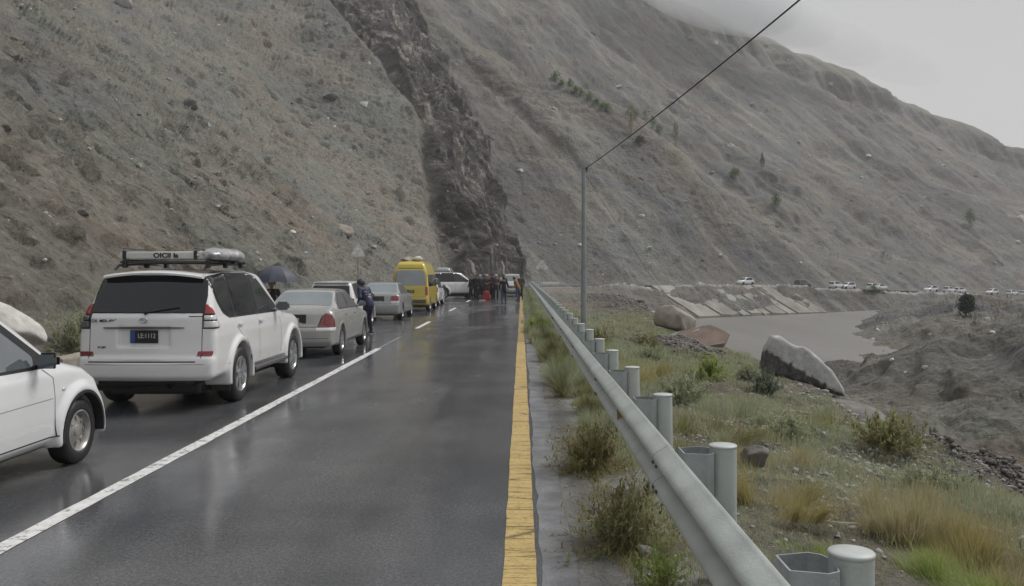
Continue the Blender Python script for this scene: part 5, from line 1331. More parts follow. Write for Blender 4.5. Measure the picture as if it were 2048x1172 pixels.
# ---------------------------------------------------------------- people
def person(x, y, rz, label, top, trousers, shoes='lamp_black', skin=(.30, .19, .13), hgt=1.7, lean=0, arms='down', stride=.0, cap=None, bulk=1.0, group='people standing in the road', hood=False, crouch=0, res=.022):
    k = hgt/1.75; S = lambda p: np.array(p, float)*k
    st = stride
    hip = .93-crouch; J = {}
    for sd in (-1, 1):
        J['hip', sd] = S((sd*.095, 0, hip)); J['knee', sd] = S((sd*.11, .06+sd*st*.5+crouch*.6, .50-crouch*.3)); J['ankle', sd] = S((sd*.12, -.02+sd*st, .09)); J['toe', sd] = S((sd*.14, .14+sd*st, .045))
    base = S((0, 0, hip)); ca, sa = math.cos(lean), math.sin(lean)
    def up(p):
        p = S(p)-S((0, 0, .93)); return base+np.array([p[0], p[1]*ca+p[2]*sa, p[2]*ca-p[1]*sa])
    for sd in (-1, 1):
        J['sh', sd] = up((sd*.18*bulk, -.01, 1.43))
        if arms == 'down': e, w = (sd*.27, -.02, 1.15), (sd*.26, .10, .92)
        elif arms == 'front': e, w = (sd*.27, .02, 1.16), (sd*.10, .26, 1.12)
        elif arms == 'swing': e, w = (sd*.26, -sd*.12, 1.16), (sd*.25, .04-sd*.26, .96)
        elif arms == 'umbrella': e, w = ((sd*.25, .10, 1.20), (sd*.12, .26, 1.38)) if sd == 1 else ((sd*.26, 0, 1.15), (sd*.24, .12, .92))
        J['el', sd] = up(e); J['wr', sd] = up(w)
    head = up((0, .03, 1.635)); neck = up((0, 0, 1.50))
    ax, P = grid3((-.48, -.55, -.02), (.48, .75, hgt+.12), res)
    segs = []
    for sd in (-1, 1):
        segs += [(capsule(P, J['hip', sd], J['knee', sd], .092*k*bulk, .066*k), 1), (capsule(P, J['knee', sd], J['ankle', sd], .066*k, .048*k), 1), (capsule(P, J['ankle', sd]-S((0, .03, .02)), J['toe', sd], .046*k, .036*k), 2)]
        segs += [(capsule(P, J['sh', sd], J['el', sd], .062*k*bulk, .05*k*bulk), 0), (capsule(P, J['el', sd], J['wr', sd], .05*k*bulk, .036*k*bulk), 0)]
        dr = (J['wr', sd]-J['el', sd]); dr /= np.linalg.norm(dr)
        segs += [(capsule(P, J['wr', sd]+dr*.01, J['wr', sd]+dr*.085*k, .036*k, .030*k), 3), (capsule(P, J['wr', sd]+dr*.09*k, J['wr', sd]+dr*.16*k+S((0, .01, -.01)), .024*k, .014*k), 3), (capsule(P, J['wr', sd]+dr*.03*k, J['wr', sd]+dr*.085*k+S((-sd*.035, .03, 0)), .016*k, .012*k), 3)]
    segs += [(capsule(P, up((0, 0, .96)), up((0, .005, 1.15)), .135*k*bulk, .13*k*bulk), 0), (capsule(P, up((0, .005, 1.15)), up((0, 0, 1.36)), .135*k*bulk, .13*k*bulk), 0), (capsule(P, up((-.09*bulk, 0, 1.38)), up((.09*bulk, 0, 1.38)), .105*k, .105*k), 0), (capsule(P, up((0, 0, .88)), up((0, 0, 1.0)), .135*k*bulk, .14*k*bulk), 0)]
    segs += [(capsule(P, neck, head, .052*k, .055*k), 3), (capsule(P, head-S((0, -.012, .045)), head+S((0, 0, .03)), .066*k, .092*k), 3), (capsule(P, head+S((0, .085, -.02)), head+S((0, .098, -.035)), .014*k, .017*k), 3)]
    for sd in (-1, 1): segs.append((capsule(P, head+S((sd*.088, .0, -.015)), head+S((sd*.092, -.012, .015)), .014*k, .014*k), 3))
    f = None; best = None; idx = None
    for d, m_ in segs:
        d = d+0*P[0]+0*P[1]+0*P[2]
        if f is None: f = d; best = d.copy(); idx = np.full(d.shape, m_, np.int8)
        else:
            q = d < best; idx[q] = m_; best = np.minimum(best, d); f = smin(f, d, .035 if m_ != 3 else .018)
    a_, b_, c_ = np.broadcast_arrays(*P)
    f = f+.006*fbm(a_*9+c_*4, b_*9+c_*7, 2, 3)*(idx < 2)
    V, F = surface_nets(f.astype(np.float32), [q[0] for q in ax], res)
    C = V[F].mean(1); ii = [np.clip(np.round((C[:, q]-ax[q][0])/res).astype(int), 0, f.shape[q]-1) for q in range(3)]
    mi = idx[ii[0], ii[1], ii[2]]
    s_, d_ = roadcoord(np.array([x]), np.array([y])); z0 = float(road_z(s_)[0]) if -3.8 < d_[0] < 4.9 else H(x, y)
    skm = plain('skin', skin, .5)
    tm = top if not isinstance(top, tuple) else plain('jacket_cloth', top, .8, 0, .35, 14, .3, 30)
    bm_ = trousers if not isinstance(trousers, tuple) else plain('trouser_cloth', trousers, .85, 0, .25, 12, .3, 30)
    o = mesh_obj('person', V, F, [tm, bm_, M[shoes], skm], loc=(x, y, z0)); o.rotation_euler = (0, 0, rz)
    o.data.polygons.foreach_set('material_index', mi.astype(np.int32)); o.data.update()
    tag(o, label, 'person', group)
    # hair, cap or hood
    ax, P = grid3((-.14, -.16, -.12), (.14, .16, .16), .016)
    h = ellipsoid(P, (0, -.008, .015), (.102*k, .112*k, .112*k)) if not hood else ellipsoid(P, (0, -.015, .0), (.125*k, .130*k, .135*k))
    h = smax(h+0*P[2], (P[1]*.9-P[2]*1.0-.02)+0*P[0], .02)
    V, F = surface_nets(h.astype(np.float32), [q[0] for q in ax], .016)
    mt = plain('hair', (.012, .010, .009), .6) if cap is None and not hood else (plain('cap_cloth', cap, .8) if cap else tm)
    q = mesh_obj('hood' if hood else ('cap' if cap else 'hair'), V, F, mt, o, loc=tuple(head)); q.rotation_euler = (-lean*.6, 0, 0)
    return o, J, head
navy, J, hd = person(-4.50, 25.6, math.radians(62), 'stooping person in a navy padded jacket with white print beside the silver saloon', plain('navy_padded', (.018, .024, .065), .55, 0, .3, 10, .6, 22), (.015, .018, .035), 'grey_plastic', hgt=1.68, lean=.42, arms='front', bulk=1.18, group='people near the queuing cars', hood=True, res=.018)
# white print across the back of the jacket
pr = empty('print', (0, 0, 0)); bpy.data.objects.remove(pr)
bv = BVHTree.FromPolygons([v.co[:] for v in navy.data.vertices], [list(p.vertices) for p in navy.data.polygons])
bm = bmesh.new()
for pts in ([(-.10, 1.20), (-.02, 1.17), (.05, 1.20), (.09, 1.27)], [(-.08, 1.13), (0, 1.11), (.10, 1.13)], [(.10, 1.30), (.12, 1.22), (.11, 1.16)], [(-.12, 1.28), (-.06, 1.26)]):
    prev = None
    for px_, pz_ in pts:
        row = []
        for dz in (-.010, .010):
            h_, n_, i_, dd = bv.ray_cast(Vector((px_*1.1, -1.2, pz_+dz-.02)), Vector((0, 1, 0)))
            row.append(bm.verts.new(h_+n_*.006) if h_ else None)
        if prev and all(prev) and all(row): bm.faces.new((prev[0], prev[1], row[1], row[0]))
        prev = row
bm_obj('jacket_print', bm, M['plate_white'], navy)
um, J, hd = person(-6.95, 24.2, math.radians(200), 'dark clothed person under the grey umbrella behind the white off road car', (.02, .02, .022), (.03, .03, .035), hgt=1.60, arms='umbrella', group='people near the queuing cars')
# umbrella
ur = empty('umbrella', (-6.78, 24.0, H(-6.95, 24.2)*0+0)); tag(ur, 'open dark blue grey umbrella above the silver saloon', 'umbrella')
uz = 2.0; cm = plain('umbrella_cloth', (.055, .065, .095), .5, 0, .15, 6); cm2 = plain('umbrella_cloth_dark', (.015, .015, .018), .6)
for k_ in range(8):
    bm = bmesh.new(); a0, a1 = k_*math.pi/4, (k_+1)*math.pi/4; rows = []
    for i in range(7):
        t = i/6; r_ = .62*math.sin(t*1.25)/math.sin(1.25); z = uz-.46*(1-math.cos(t*1.25))/(1-math.cos(1.25)); row = []
        for j in range(5):
            u = j/4; a = a0+(a1-a0)*u; sag = 1-.09*math.sin(math.pi*u)*t
            row.append(bm.verts.new((r_*math.cos(a)*sag, r_*math.sin(a)*sag, z+.035*math.sin(math.pi*u)*t**2-.01*math.sin(math.pi*u))) if i else None)
        rows.append(row)
    top = bm.verts.new((0, 0, uz))
    for j in range(4): bm.faces.new((top, rows[1][j], rows[1][j+1]))
    for i in range(1, 6):
        for j in range(4): bm.faces.new((rows[i][j], rows[i+1][j], rows[i+1][j+1], rows[i][j+1]))
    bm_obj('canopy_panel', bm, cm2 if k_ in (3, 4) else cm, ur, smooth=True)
    bm = bmesh.new(); add_tube(bm, [(.62*math.sin(t*1.25)/math.sin(1.25)*math.cos(a0), .62*math.sin(t*1.25)/math.sin(1.25)*math.sin(a0), uz-.46*(1-math.cos(t*1.25))/(1-math.cos(1.25))-.008) for t in np.linspace(0, 1, 7)], .005, 5); bm_obj('rib', bm, M['bolt'], ur)
bm = bmesh.new(); add_tube(bm, [(0, 0, uz+.06), (0, 0, 1.25)], .009, 8); bm_obj('shaft', bm, M['bolt'], ur)
bm = bmesh.new(); add_tube(bm, [(0, 0, 1.27), (0, 0, 1.15), (.03, 0, 1.12), (.055, 0, 1.15)], .014, 8); bm_obj('grip', bm, M['black_plastic'], ur)
for a in (((-2.78, 58.6), 30, 'person in a dark coat and pale blue cap beside the white turned car', (.025, .025, .03), (.02, .02, .022), dict(cap=(.35, .42, .5), arms='front', bulk=1.1)),
          ((-3.15, 60.2), -20, 'person in black half hidden behind the crowd beside the white car', (.015, .015, .017), (.015, .015, .016), dict(arms='down')),
          ((-2.33, 58.2), 180, 'person in a maroon patterned shawl and white cap behind the red bag', (.07, .035, .04), (.12, .03, .035), dict(cap=(.6, .6, .58), arms='front', bulk=1.2)),
          ((-1.98, 59.4), 120, 'tall person in black standing in the middle of the crowd', (.018, .018, .02), (.014, .014, .015), dict(arms='down', hgt=1.78)),
          ((-1.72, 58.0), 200, 'person in a dark plum coat with a white scarf in the crowd', (.05, .03, .04), (.02, .02, .025), dict(cap=(.5, .5, .5), arms='front', bulk=1.15)),
          ((-1.47, 59.0), 160, 'person in a white shirt and light blue trousers at the right of the crowd', (.35, .36, .38), (.22, .28, .38), dict(arms='down')),
          ((-2.62, 61.0), 10, 'person in a grey hooded coat at the back left of the crowd', (.10, .10, .11), (.02, .02, .025), dict(arms='down', bulk=1.15, hood=True)),
          ((-2.12, 60.6), 190, 'person in a brown jacket at the back of the crowd', (.06, .045, .035), (.02, .02, .02), dict(arms='front', bulk=1.15, hgt=1.74)),
          ((-1.78, 61.2), 170, 'person in a white headscarf at the back right of the crowd', (.04, .035, .04), (.03, .02, .03), dict(cap=(.6, .6, .6), bulk=1.15)),
          ((-3.0, 57.6), 150, 'person in a long black coat standing close to the wheel of the turned car', (.012, .012, .014), (.012, .012, .012), dict(bulk=1.2)),
          ((-3.35, 58.2), 60, 'person in a navy coat and grey cap at the left edge of the crowd', (.02, .03, .06), (.02, .02, .02), dict(cap=(.2, .2, .2), bulk=1.15)),
          ((-1.25, 60.4), 200, 'person in a dark green shawl right of the crowd by the pale car', (.03, .045, .035), (.03, .03, .03), dict(bulk=1.2, hood=True)),
          ((-1.0, 49.5), 5, 'man in a black jacket and blue jeans walking along the wet road', (.013, .013, .015), (.05, .065, .09), dict(arms='swing', stride=.20, hgt=1.60, lean=.12)),
          ((-.22, 56.0), 95, 'person in an orange and camouflage top and jeans by the barrier', (.30, .14, .06), (.07, .10, .17), dict(arms='front', lean=.35, bulk=1.2, crouch=.1)),
          ((-.05, 58.5), 150, 'person in an olive coat at the barrier behind the orange top', (.07, .075, .06), (.03, .035, .05), dict(arms='down', bulk=1.1))):
    (x, y), rz, lb, t_, b_, kw = a; kw.setdefault('hgt', 1.7)
    person(x, y, math.radians(rz), lb, t_, b_, res=.03, **kw)
# bags on the road by the crowd
def bag(x, y, s, mat, label):
    ax, P = grid3((-.5, -.4, -.05), (.5, .4, 1.0), .035)
    f = ellipsoid(P, (0, 0, s[2]*.5), (s[0]/2, s[1]/2, s[2]*.55)); f = smax(smax(np.abs(P[0])-s[0]*.42*(1.25-P[2]*.6), np.abs(P[1])-s[1]*.42, .08), np.abs(P[2]-s[2]*.5)-s[2]*.46, .10); V, F = surface_nets(f.astype(np.float32), [q[0] for q in ax], .035)
    r = empty('bag', (x, y, 0)); mesh_obj('pouch', V, F, mat, r); bm = bmesh.new(); add_tube(bm, [(-.1, 0, s[2]*.92), (-.07, 0, s[2]*1.1), (.07, 0, s[2]*1.1), (.1, 0, s[2]*.92)], .015, 6); bm_obj('strap', bm, M['black_plastic'], r); tag(r, label, 'bag')
bag(-2.33, 57.5, (.52, .34, .62), plain('red_fabric', (.36, .02, .035), .7, 0, .3, 9), 'red bag standing on the road in front of the crowd')
bag(-2.72, 57.6, (.30, .26, .36), M['grey_plastic'], 'small grey bag left of the red bag on the road')
bm = bmesh.new(); add_box(bm, (0, 0, .03), (.42, .3, .05), bevel=.02); tag(bm_obj('sheet', bm, M['plate_white'], loc=(-2.55, 56.4, 0)), 'flat white sheet lying on the wet road before the crowd', 'sheet')
# ---------------------------------------------------------------- vegetation
def veg_mat():
    g = NT('foliage'); p = g.p
    c = g.n('ShaderNodeAttribute', attribute_name='Col').outputs['Color']
    g.l(c, p.inputs['Base Color']); p.inputs['Roughness'].default_value = .7; p.inputs['Specular IOR Level'].default_value = .2
    tr = g.n('ShaderNodeBsdfTranslucent'); g.l(c, tr.inputs[0]); mxs = g.n('ShaderNodeMixShader'); mxs.inputs[0].default_value = .38
    out = [n for n in g.t.nodes if n.type == 'OUTPUT_MATERIAL'][0]
    g.l(p.outputs[0], mxs.inputs[1]); g.l(tr.outputs[0], mxs.inputs[2]); g.l(mxs.outputs[0], out.inputs[0]); return g.m
M['foliage'] = veg_mat()
def blades_mesh(name, B, D, Ln, W, Cc, droop=.35, loc=None, parent=None):
    """B base (n,3), D unit directions, Ln lengths, W widths, Cc colours; each blade a bent tapering strip"""
    n = len(B); up = np.array([0, 0, 1.]); side = np.cross(D, up); nn = np.linalg.norm(side, axis=1, keepdims=True); a = rng.uniform(0, 6.28, n)
    rnd = np.stack([np.cos(a), np.sin(a), 0*a], 1); side = np.where(nn > .15, side/np.maximum(nn, 1e-6), rnd); side = side*.6+rnd*.4; side /= np.linalg.norm(side, axis=1, keepdims=True)
    hor = D.copy(); hor[:, 2] = 0; Ln = Ln[:, None]; W = W[:, None]
    mid = B+D*Ln*.5; tip = B+D*Ln+(hor*.4-up*droop*np.linalg.norm(hor, axis=1, keepdims=True))*Ln*.5
    V = np.stack([B-side*W*.5, B+side*W*.5, mid+side*W*.45, mid-side*W*.45, tip], 1).reshape(-1, 3)
    o_ = np.arange(n)[:, None]*5
    F = np.concatenate([o_+[0, 1, 2], o_+[0, 2, 3], o_+[3, 2, 4]])
    o = mesh_obj(name, V, F, M['foliage'], parent, smooth=False, loc=loc)
    ca = o.data.color_attributes.new('Col', 'FLOAT_COLOR', 'POINT'); c4 = np.ones((n, 5, 4), np.float32); c4[:, :, :3] = Cc[:, None, :]
    ca.data.foreach_set('color', c4.ravel()); return o
PAL = dict(sage=((0.277, 0.312, 0.196), (0.351, 0.377, 0.246), (0.209, 0.254, 0.138)), ochre=((0.405, 0.319, 0.145), (0.297, 0.254, 0.116), (0.257, 0.261, 0.116)), dry=((0.351, 0.312, 0.203), (0.257, 0.203, 0.131), (0.270, 0.290, 0.160)),
           weed=((0.203, 0.246, 0.087), (0.270, 0.232, 0.116), (0.297, 0.275, 0.174), (0.162, 0.116, 0.080)), green=((0.12, 0.18, 0.07), (0.149, 0.203, 0.087), (0.074, 0.116, 0.043)), blue=((0.176, 0.275, 0.203), (0.230, 0.319, 0.246), (0.135, 0.217, 0.160)), dark=((0.047, 0.087, 0.051), (0.068, 0.116, 0.058), (0.041, 0.072, 0.043)), bright=((0.270, 0.334, 0.102), (0.203, 0.275, 0.087), (0.324, 0.334, 0.145)))
PAL['blue'] = ((.155, .185, .15), (.20, .225, .185), (.12, .15, .12)); PAL['sage'] = ((.31, .325, .235), (.365, .365, .28), (.25, .27, .18)); PAL['dry'] = ((.42, .35, .235), (.33, .27, .17), (.34, .33, .21)); PAL['ochre'] = ((.42, .34, .17), (.36, .30, .15), (.30, .28, .14))
def pick(pal, n, var=.18):
    P = np.array(PAL[pal])*(np.array([1.38, 1.42, 1.30]) if pal != 'dark' else 1)*(.9 if pal != 'blue' else .8); c = P[rng.integers(0, len(P), n)]; return (c*rng.uniform(1-var, 1+var, (n, 1))).astype(np.float32)
def dirs(n, spread, bias=(0, 0)):
    a = rng.uniform(0, 6.283, n); t = np.abs(rng.normal(0, spread, n)).clip(0, 1.45)
    d = np.stack([np.sin(t)*np.cos(a)+bias[0], np.sin(t)*np.sin(a)+bias[1], np.cos(t)], 1); return d/np.linalg.norm(d, axis=1, keepdims=True)
def grass_clump(name, x, y, w, h, pal, n, label, cat, group=None, spread=.5, wid=None, z=None, bias=(0, 0)):
    z0 = H(x, y) if z is None else z
    wid = wid or max(.0028, y*.00042); w *= 1.45; h *= .92; spread *= 1.15
    lobes = rng.normal(0, .30, (5, 2))*w; lh = rng.uniform(.55, 1.15, 5); lk = rng.integers(0, 5, n); bias = (bias[0]+rng.normal(0, .18), bias[1]+rng.normal(0, .18))
    r = np.abs(rng.normal(0, .35, n))*w*.32; a = rng.uniform(0, 6.283, n)
    B = np.stack([r*np.cos(a)+lobes[lk, 0], r*np.sin(a)+lobes[lk, 1], 0*r-.01], 1); h = h*lh[lk]; D = dirs(n, spread, bias); D[:, 0] += B[:, 0]/w*1.0; D[:, 1] += B[:, 1]/w*1.0; D /= np.linalg.norm(D, axis=1, keepdims=True)
    o = blades_mesh(name, B, D, h*rng.uniform(.45, 1.1, n), wid*rng.uniform(.6, 1.4, n), pick(pal, n), loc=(x, y, z0)); return tag(o, label, cat, group)
def leafy(name, x, y, w, h, pal, ns, nl, label, cat, group=None, leaf=.05, spread=.7, z=None, stempal='dry', top=0, wid=None):
    """stems fanning from the root, each carrying short leaves"""
    z0 = H(x, y) if z is None else z; r = empty(name, (x, y, z0)); tag(r, label, cat, group)
    a = rng.uniform(0, 6.283, ns); r0 = np.abs(rng.normal(0, .12, ns))*w; B = np.stack([r0*np.cos(a), r0*np.sin(a), 0*a], 1)
    D = dirs(ns, spread); D[:, :2] += B[:, :2]/w; D /= np.linalg.norm(D, axis=1, keepdims=True)
    reach = 1/np.sqrt((D[:, 0]**2+D[:, 1]**2)/(w*.5)**2+D[:, 2]**2/h**2); Ls = reach*rng.uniform(.6, 1.05, ns)
    wd = wid or max(.0048, y*.0006)
    blades_mesh('stems', B, D, Ls, np.full(ns, wd), pick(stempal, ns), .15, parent=r)
    k = rng.integers(0, ns, ns*nl); t = rng.uniform(.25 if not top else top, 1.0, ns*nl)[:, None]
    P = B[k]+D[k]*Ls[k][:, None]*t; P[:, 2] -= .06*Ls[k]*t[:, 0]**2; P += rng.normal(0, leaf*.15, P.shape)
    LD = rng.normal(0, 1, P.shape); LD[:, 2] += .5; LD += D[k]*.8; LD /= np.linalg.norm(LD, axis=1, keepdims=True)
    cl = pick(pal, len(P), .3)
    blades_mesh('leaves', P, LD, leaf*rng.uniform(.6, 1.3, len(P)), leaf*.28*rng.uniform(.6, 1.3, len(P)), cl, .3, parent=r)
    return r
# weeds at the foot of the barrier
wl_ = [(.66, 8.0, .95, .46, 'weed', 2600, 'bushy olive brown weed at the foot of the barrier, beyond the second post', 1.0), (.70, 5.75, 1.05, .50, 'weed', 1300, 'sprawling sparse weed with long shoots leaning onto the sandy shoulder', 1.05)]
for x, y, w, h, pal, n, lb, sp_ in wl_:
    r = leafy('weed', x, y, w, h, pal, 190 if n > 2000 else 170, 22 if n > 2000 else 13, lb, 'weed', 'weeds at the foot of the barrier', .045, sp_, z=0)
    B = np.zeros((n//2, 3)); B[:, :2] = rng.normal(0, .05, (n//2, 2)); D = dirs(n//2, sp_, (-.25, -.05))
    blades_mesh('shoots', B, D, np.minimum(h/np.maximum(D[:, 2], .45), w*.62)*rng.uniform(.5, 1.1, n//2), np.full(n//2, .0032), pick('ochre' if n > 2000 else 'weed', n//2), .5, parent=r)
leafy('weed', .80, 5.0, .42, .30, 'bright', 50, 24, 'small bright green weed under the barrier beside the sprawling weed', 'weed', 'weeds at the foot of the barrier', .035, .9, z=0)
for i, y in enumerate(np.arange(10.0, 30, 1.25)):
    x = np.interp(y, [10, 16, 30], [.88, .76, .5])+random.uniform(-.08, .08)
    grass_clump('weed', x+.05, y, .42, random.uniform(.35, .6), random.choice(('weed', 'sage', 'weed', 'bright')), 1300, 'weed in the overgrown strip along the foot of the barrier', 'weed', 'weeds along the barrier', .75, z=0)
# clumps on the bank, each its own
cl_ = [(2.0, 7.15, .5, .52, 'ochre', 1700, .35, 'ochre grass clump behind the third barrier post', 'grass clump'),
       (2.25, 7.5, .5, .40, 'dry', 900, .5, 'pale dry grass right of the ochre clump', 'grass clump'),
       (2.05, 5.9, .7, .22, 'bright', 1500, .7, 'low bright green plants below the ochre clump', 'low plants'),
       (3.0, 7.3, .8, .42, 'dry', 1900, .4, 'pinkish dry grass at the left end of the tall grass band', 'grass clump'),
       (3.5, 6.9, .8, .50, 'ochre', 2600, .30, 'tall ochre grass in the middle of the band', 'grass clump'),
       (3.95, 6.9, .8, .46, 'dry', 2000, .35, 'tall dry grass behind the blue green bush', 'grass clump'),
       (3.3, 6.4, .7, .36, 'ochre', 1800, .35, 'ochre grass in front of the tall band', 'grass clump'),
       (2.6, 4.9, 1.2, .24, 'bright', 3600, .7, 'low yellow green plants behind the capped post', 'low plants'),
       (2.9, 5.6, .9, .30, 'bright', 2400, .7, 'yellow green plants left of the blue green bush', 'low plants'),
       (2.2, 10.6, .8, .42, 'weed', 1700, .55, 'olive grass clump beside the dark stone', 'grass clump'),
       (2.6, 12.4, 1.1, .42, 'sage', 2200, .6, 'pale sage clump in the middle of the bank', 'grass clump'),
       (3.6, 13.4, 1.2, .42, 'sage', 2200, .6, 'sage clump near the middle of the bank', 'grass clump'),
       (4.3, 12.3, .9, .35, 'weed', 1500, .6, 'olive clump near the bank edge', 'grass clump'),
       (5.4, 15.2, 1.2, .4, 'sage', 1800, .6, 'sage clump on the bank edge by the pale boulder', 'grass clump'),
       (2.0, 15.5, 1.0, .45, 'ochre', 1500, .5, 'ochre clump just behind the far barrier posts', 'grass clump'),
       (2.5, 9.0, .7, .35, 'dry', 1400, .5, 'dry clump beside the gravel', 'grass clump'),
       (1.75, 8.9, .6, .40, 'weed', 1200, .5, 'olive clump against the barrier post', 'grass clump')]
for x, y, w, h, pal, n, sp_, lb, ct in cl_:
    if w > .6 and pal in ('ochre', 'dry') : n = int(n*1.2)
    grass_clump('grass_clump' if ct == 'grass clump' else 'low_plants', x, y, w, h, pal, n, lb, ct, None, sp_)
leafy('bush', 3.95, 6.05, 1.0, .46, 'blue', 130, 42, 'blue green feathery bush at the bottom right corner', 'bush', None, .05, .75)
leafy('bush', 4.55, 6.6, .9, .5, 'blue', 90, 34, 'blue green bush behind the corner bush at the right edge', 'bush', None, .05, .75)
leafy('bush', 4.9, 11.6, 1.5, .60, 'weed', 120, 40, 'olive bush over the hollow near the bank edge', 'bush', None, .055, .8)
leafy('bush', 3.85, 17.9, .9, .62, 'bright', 90, 40, 'small rounded yellow green bush in the middle of the bank', 'bush', None, .06, .8)
leafy('bush', 4.8, 17.2, .8, .55, 'blue', 70, 36, 'blue green bush below the pale boulder', 'bush', None, .06, .7)
for x, y, w, h, pal, lb in ((2.5, 13.6, 1.0, .5, 'sage', 'pale sage shrub just behind the fifth barrier post'), (3.4, 11.2, 1.0, .42, 'sage', 'low sage shrub between the dark stone and the olive bush'), (3.0, 20.5, 1.2, .55, 'sage', 'pale shrub beyond the rounded yellow green bush'), (2.1, 23.5, 1.1, .6, 'weed', 'olive shrub near the foot of the utility pole'), (5.2, 20.0, 1.0, .45, 'sage', 'sage shrub on the bank left of the pale boulder'), (4.4, 9.3, .9, .35, 'sage', 'sage shrub beyond the tall dry grass'), (1.6, 18.5, .9, .55, 'bright', 'yellow green shrub against the back of the barrier'), (3.6, 25.0, 1.3, .5, 'weed', 'olive shrub beside the rubble heap')):
    leafy('shrub', x, y, w, h, pal, 90, 34, lb, 'shrub', 'shrubs on the bank', .06, .85)
leafy('bush', -8.9, 17.6, 1.7, .95, 'sage', 130, 46, 'pale green bush between the grey boulder and the white off road car', 'bush', None, .07, .7)
leafy('bush', -8.5, 18.4, 1.0, .55, 'green', 70, 40, 'small dark green bush beside the rear lamp of the off road car', 'bush', None, .07, .7)
# dark round bush beyond the river and shrubs on the mountainside
def tree(px, py, wpx, hpx, pal, label, cat, group=None, n=60, nl=40, name='shrub'):
    p = HT[(px, py)]
    if np.isnan(p[0]): return
    k = p[1]/FPX; w, h = wpx*k, hpx*k; r = empty(name, tuple(p)); tag(r, label, cat, group)
    bm = bmesh.new(); add_tube(bm, [(0, 0, -.3), (.02*w, 0, h*.35), (-.02*w, 0, h*.8)], [w*.05+.02, w*.035+.015, .015], 7); bm_obj('trunk', bm, M['stone_brown'], r)
    m_ = n*nl; u = rng.normal(0, 1, (n, 3)); u /= np.linalg.norm(u, axis=1, keepdims=True); cc = u*rng.uniform(.35, .95, (n, 1)); cc = cc*[w*.5, w*.5, h*.5]+[0, 0, h*.55]
    cc[:, :2] *= np.interp(cc[:, 2], [0, h*.4, h], [.9, 1.1, .35])[:, None]
    idx = rng.integers(0, n, m_); P = cc[idx]+rng.normal(0, 1, (m_, 3))*[w*.10, w*.10, h*.08]; D = rng.normal(0, 1, (m_, 3)); D[:, 2] += .6; D /= np.linalg.norm(D, axis=1, keepdims=True)
    lf = max(w, h*.4)*.09; blades_mesh('crown', P, D, np.full(m_, lf*1.6)*rng.uniform(.6, 1.3, m_), np.full(m_, lf*.7), pick(pal, m_, .35), .2, parent=r)
    return r
vg = [(1112, 158), (1124, 168), (1140, 172), (1150, 184), (1162, 190), (1178, 200), (1192, 206), (1205, 214), (1216, 222), (1262, 222), (1272, 232), (1290, 240), (1305, 250), (1318, 262)]
tl = [(1352, 292, 16, 58, 'slender pale yellow green poplar on the mountain spur below the cable', 'sage'), (1262, 268, 12, 50, 'slender bare poplar under the cable on the mountain spur', 'dry'), (1280, 288, 24, 16, 'dark low bush where the cable crosses the slope', 'dark'), (1470, 356, 24, 20, 'green bush in the middle of the mountain slope', 'green'), (1552, 412, 22, 26, 'green bush lower on the mountain slope', 'green'), (1525, 340, 10, 36, 'thin dark tree alone on the mountain slope', 'dark'), (1941, 450, 24, 34, 'dim grey green tree high on the right slope', 'green'), (1745, 585, 22, 14, 'small bush beside the far road', 'green')]
_q = [(1932, 633)]+[(x, y+6) for x, y in vg]+[(t[0], t[1]) for t in tl]; HT = dict(zip(_q, hit([q[0] for q in _q], [q[1] for q in _q])))
tree(1932, 633, 36, 46, 'dark', 'dark green conical bush beyond the river', 'bush', name='bush')
for i, (x, y) in enumerate(vg): tree(x, y+6, random.uniform(14, 24), random.uniform(14, 26), 'green', 'low green shrub in the row high on the mountain spur', 'shrub', 'shrubs along the mountain spur', 26, 16)
for x, y, w, h, lb, pal in tl:
    tree(x, y, w, h, pal, lb, 'tree' if h > w*1.5 else 'bush', None, 34, 20, name='poplar_tree' if h > 45 else ('tree' if h > w*1.5 else 'bush'))
# ground cover that nobody could count
def cover(name, n, xr, yr, pal, h, label, dens, wid=.0006, spread=.7):
    x = rng.uniform(*xr, n*3); y = yr[0]*(yr[1]/yr[0])**rng.uniform(0, 1, n*3)
    z, I = height(x, y); keep = rng.uniform(0, 1, n*3) < dens(x, y, I); x, y, z = x[keep][:n], y[keep][:n], z[keep][:n]; m_ = len(x)
    B = np.stack([x, y, z], 1); hv = h*rng.uniform(.4, 1.2, m_)*(.25+1.5*vn(x/1.1, y/1.3, 301)**1.5)
    o = blades_mesh(name, B, dirs(m_, spread), hv, np.maximum(.0028, y*wid)*rng.uniform(.6, 1.4, m_), np.concatenate([pick(p, m_//len(pal)+1) for p in pal])[:m_] if False else pick(pal[0], m_), loc=None)
    tag(o, label, kind='stuff'); print(name, m_)
pn = lambda x, y, I, s, a, b: sst(a, b, vn(x/1.3, y/1.9, s)*.6+vn(x/.5, y/.6, s+5)*.4)
inb = lambda I: (I['e'] > 0)*(I['e'] < I['ec']-.2)
cover('grass', 95000, (.9, 8), (5.2, 60), ['sage'], .21, 'soft pale green ground cover over the bank', lambda x, y, I: inb(I)*pn(x, y, I, 401, .44, .58)*np.where(y < 8, .4, 1)*(1-sst(38, 50, y)))
cover('grass', 20000, (.9, 8), (5, 50), ['dry'], .18, 'dry brown grass between the green patches of the bank', lambda x, y, I: inb(I)*pn(x, y, I, 411, .45, .65)*.7)
cover('grass', 14000, (1.2, 7), (3.6, 12), ['bright'], .11, 'low yellow green plants at the near end of the bank', lambda x, y, I: inb(I)*pn(x, y, I, 421, .45, .6)*(1-sst(6, 9, y)))
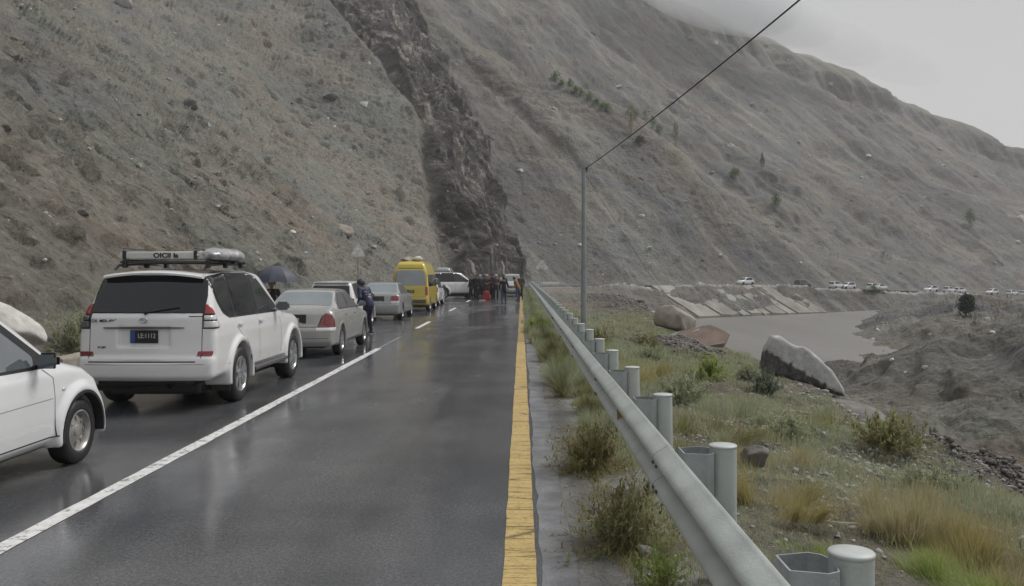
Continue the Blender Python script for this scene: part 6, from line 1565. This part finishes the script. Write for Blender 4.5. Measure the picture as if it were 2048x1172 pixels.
cover('grass', 26000, (-.1, 1.3), (11, 95), ['sage'], .20, 'green strip of weeds along the foot of the barrier', lambda x, y, I: (x > np.interp(y, [11, 15, 20, 23, 30], [.78, .60, .44, .14, .08])+.14*fbm(y/.8, y*0, 3, 5))*(x < 1.3)*.9, .0005, .6)
cover('grass', 9000, (-.1, 1.3), (14, 95), ['bright'], .16, 'fresh green shoots in the strip along the barrier', lambda x, y, I: (x > np.interp(y, [11, 15, 20, 23, 30], [.78, .64, .46, .18, .12]))*(x < 1.3)*.35, .0005, .6)
cover('grass', 9000, (.4, 1.3), (3.2, 12), ['weed'], .10, 'sparse weeds under the near end of the barrier', lambda x, y, I: (x > .75-.2*vn(y/.5, y*0, 7))*pn(x, y, I, 431, .45, .6))
cover('grass', 5000, (-11, -7.6), (14, 60), ['sage'], .22, 'sparse dry grass along the foot of the left slope', lambda x, y, I: pn(x, y, I, 441, .55, .7)*(I['m'] < 3)*.6)
# dead twig beyond the ochre clump
tw = bmesh.new(); x0, y0 = 2.35, 7.0; z0 = H(x0, y0)+.03
add_tube(tw, [(0, 0, 0), (.10, -.05, .0), (.20, -.10, .0), (.30, -.14, .01)], [.006, .007, .006, .003], 6); add_tube(tw, [(.10, -.05, .0), (.15, .0, .01)], [.004, .002], 5)
tag(bm_obj('twig', tw, M['stone_pale'], loc=(x0, y0, z0)), 'pale dead twig lying below the ochre grass', 'twig')

# ---------------------------------------------------------------- air: haze round the whole scene, and mist along the ridge
def vol(name, dens, col, label, bmfn):
    m = bpy.data.materials.new(name); m.use_nodes = True; nt = m.node_tree; nt.nodes.clear()
    o_ = nt.nodes.new('ShaderNodeOutputMaterial'); v = nt.nodes.new('ShaderNodeVolumePrincipled'); v.inputs['Density'].default_value = dens; v.inputs['Color'].default_value = (*col, 1); v.inputs['Anisotropy'].default_value = 0
    nt.links.new(v.outputs[0], o_.inputs['Volume']); bm = bmesh.new(); bmfn(bm); o = bm_obj(name, bm, m); tag(o, label, kind='stuff'); return o
vol('haze', .00050, (.95, .96, .98), 'thin grey haze filling the valley', lambda bm: add_box(bm, (0, 300, 105), (2400, 2400, 234)))
for i, (x, y, z, rx, ry, rz, dn) in enumerate(((84, 400, 138, 50, 36, 20, .038), (112, 405, 126, 38, 30, 12, .032), (138, 408, 114, 34, 26, 8, .024), (166, 410, 104, 34, 24, 6, .014))):
    vol('mist', dn, (.96, .97, .98), 'low cloud hanging over the mountain ridge', lambda bm: bmesh.ops.create_icosphere(bm, subdivisions=3, radius=1, matrix=Matrix.Translation((x, y, z)) @ Matrix.Rotation(math.radians(22), 4, 'Y') @ Matrix.Diagonal((rx, ry, rz, 1))))
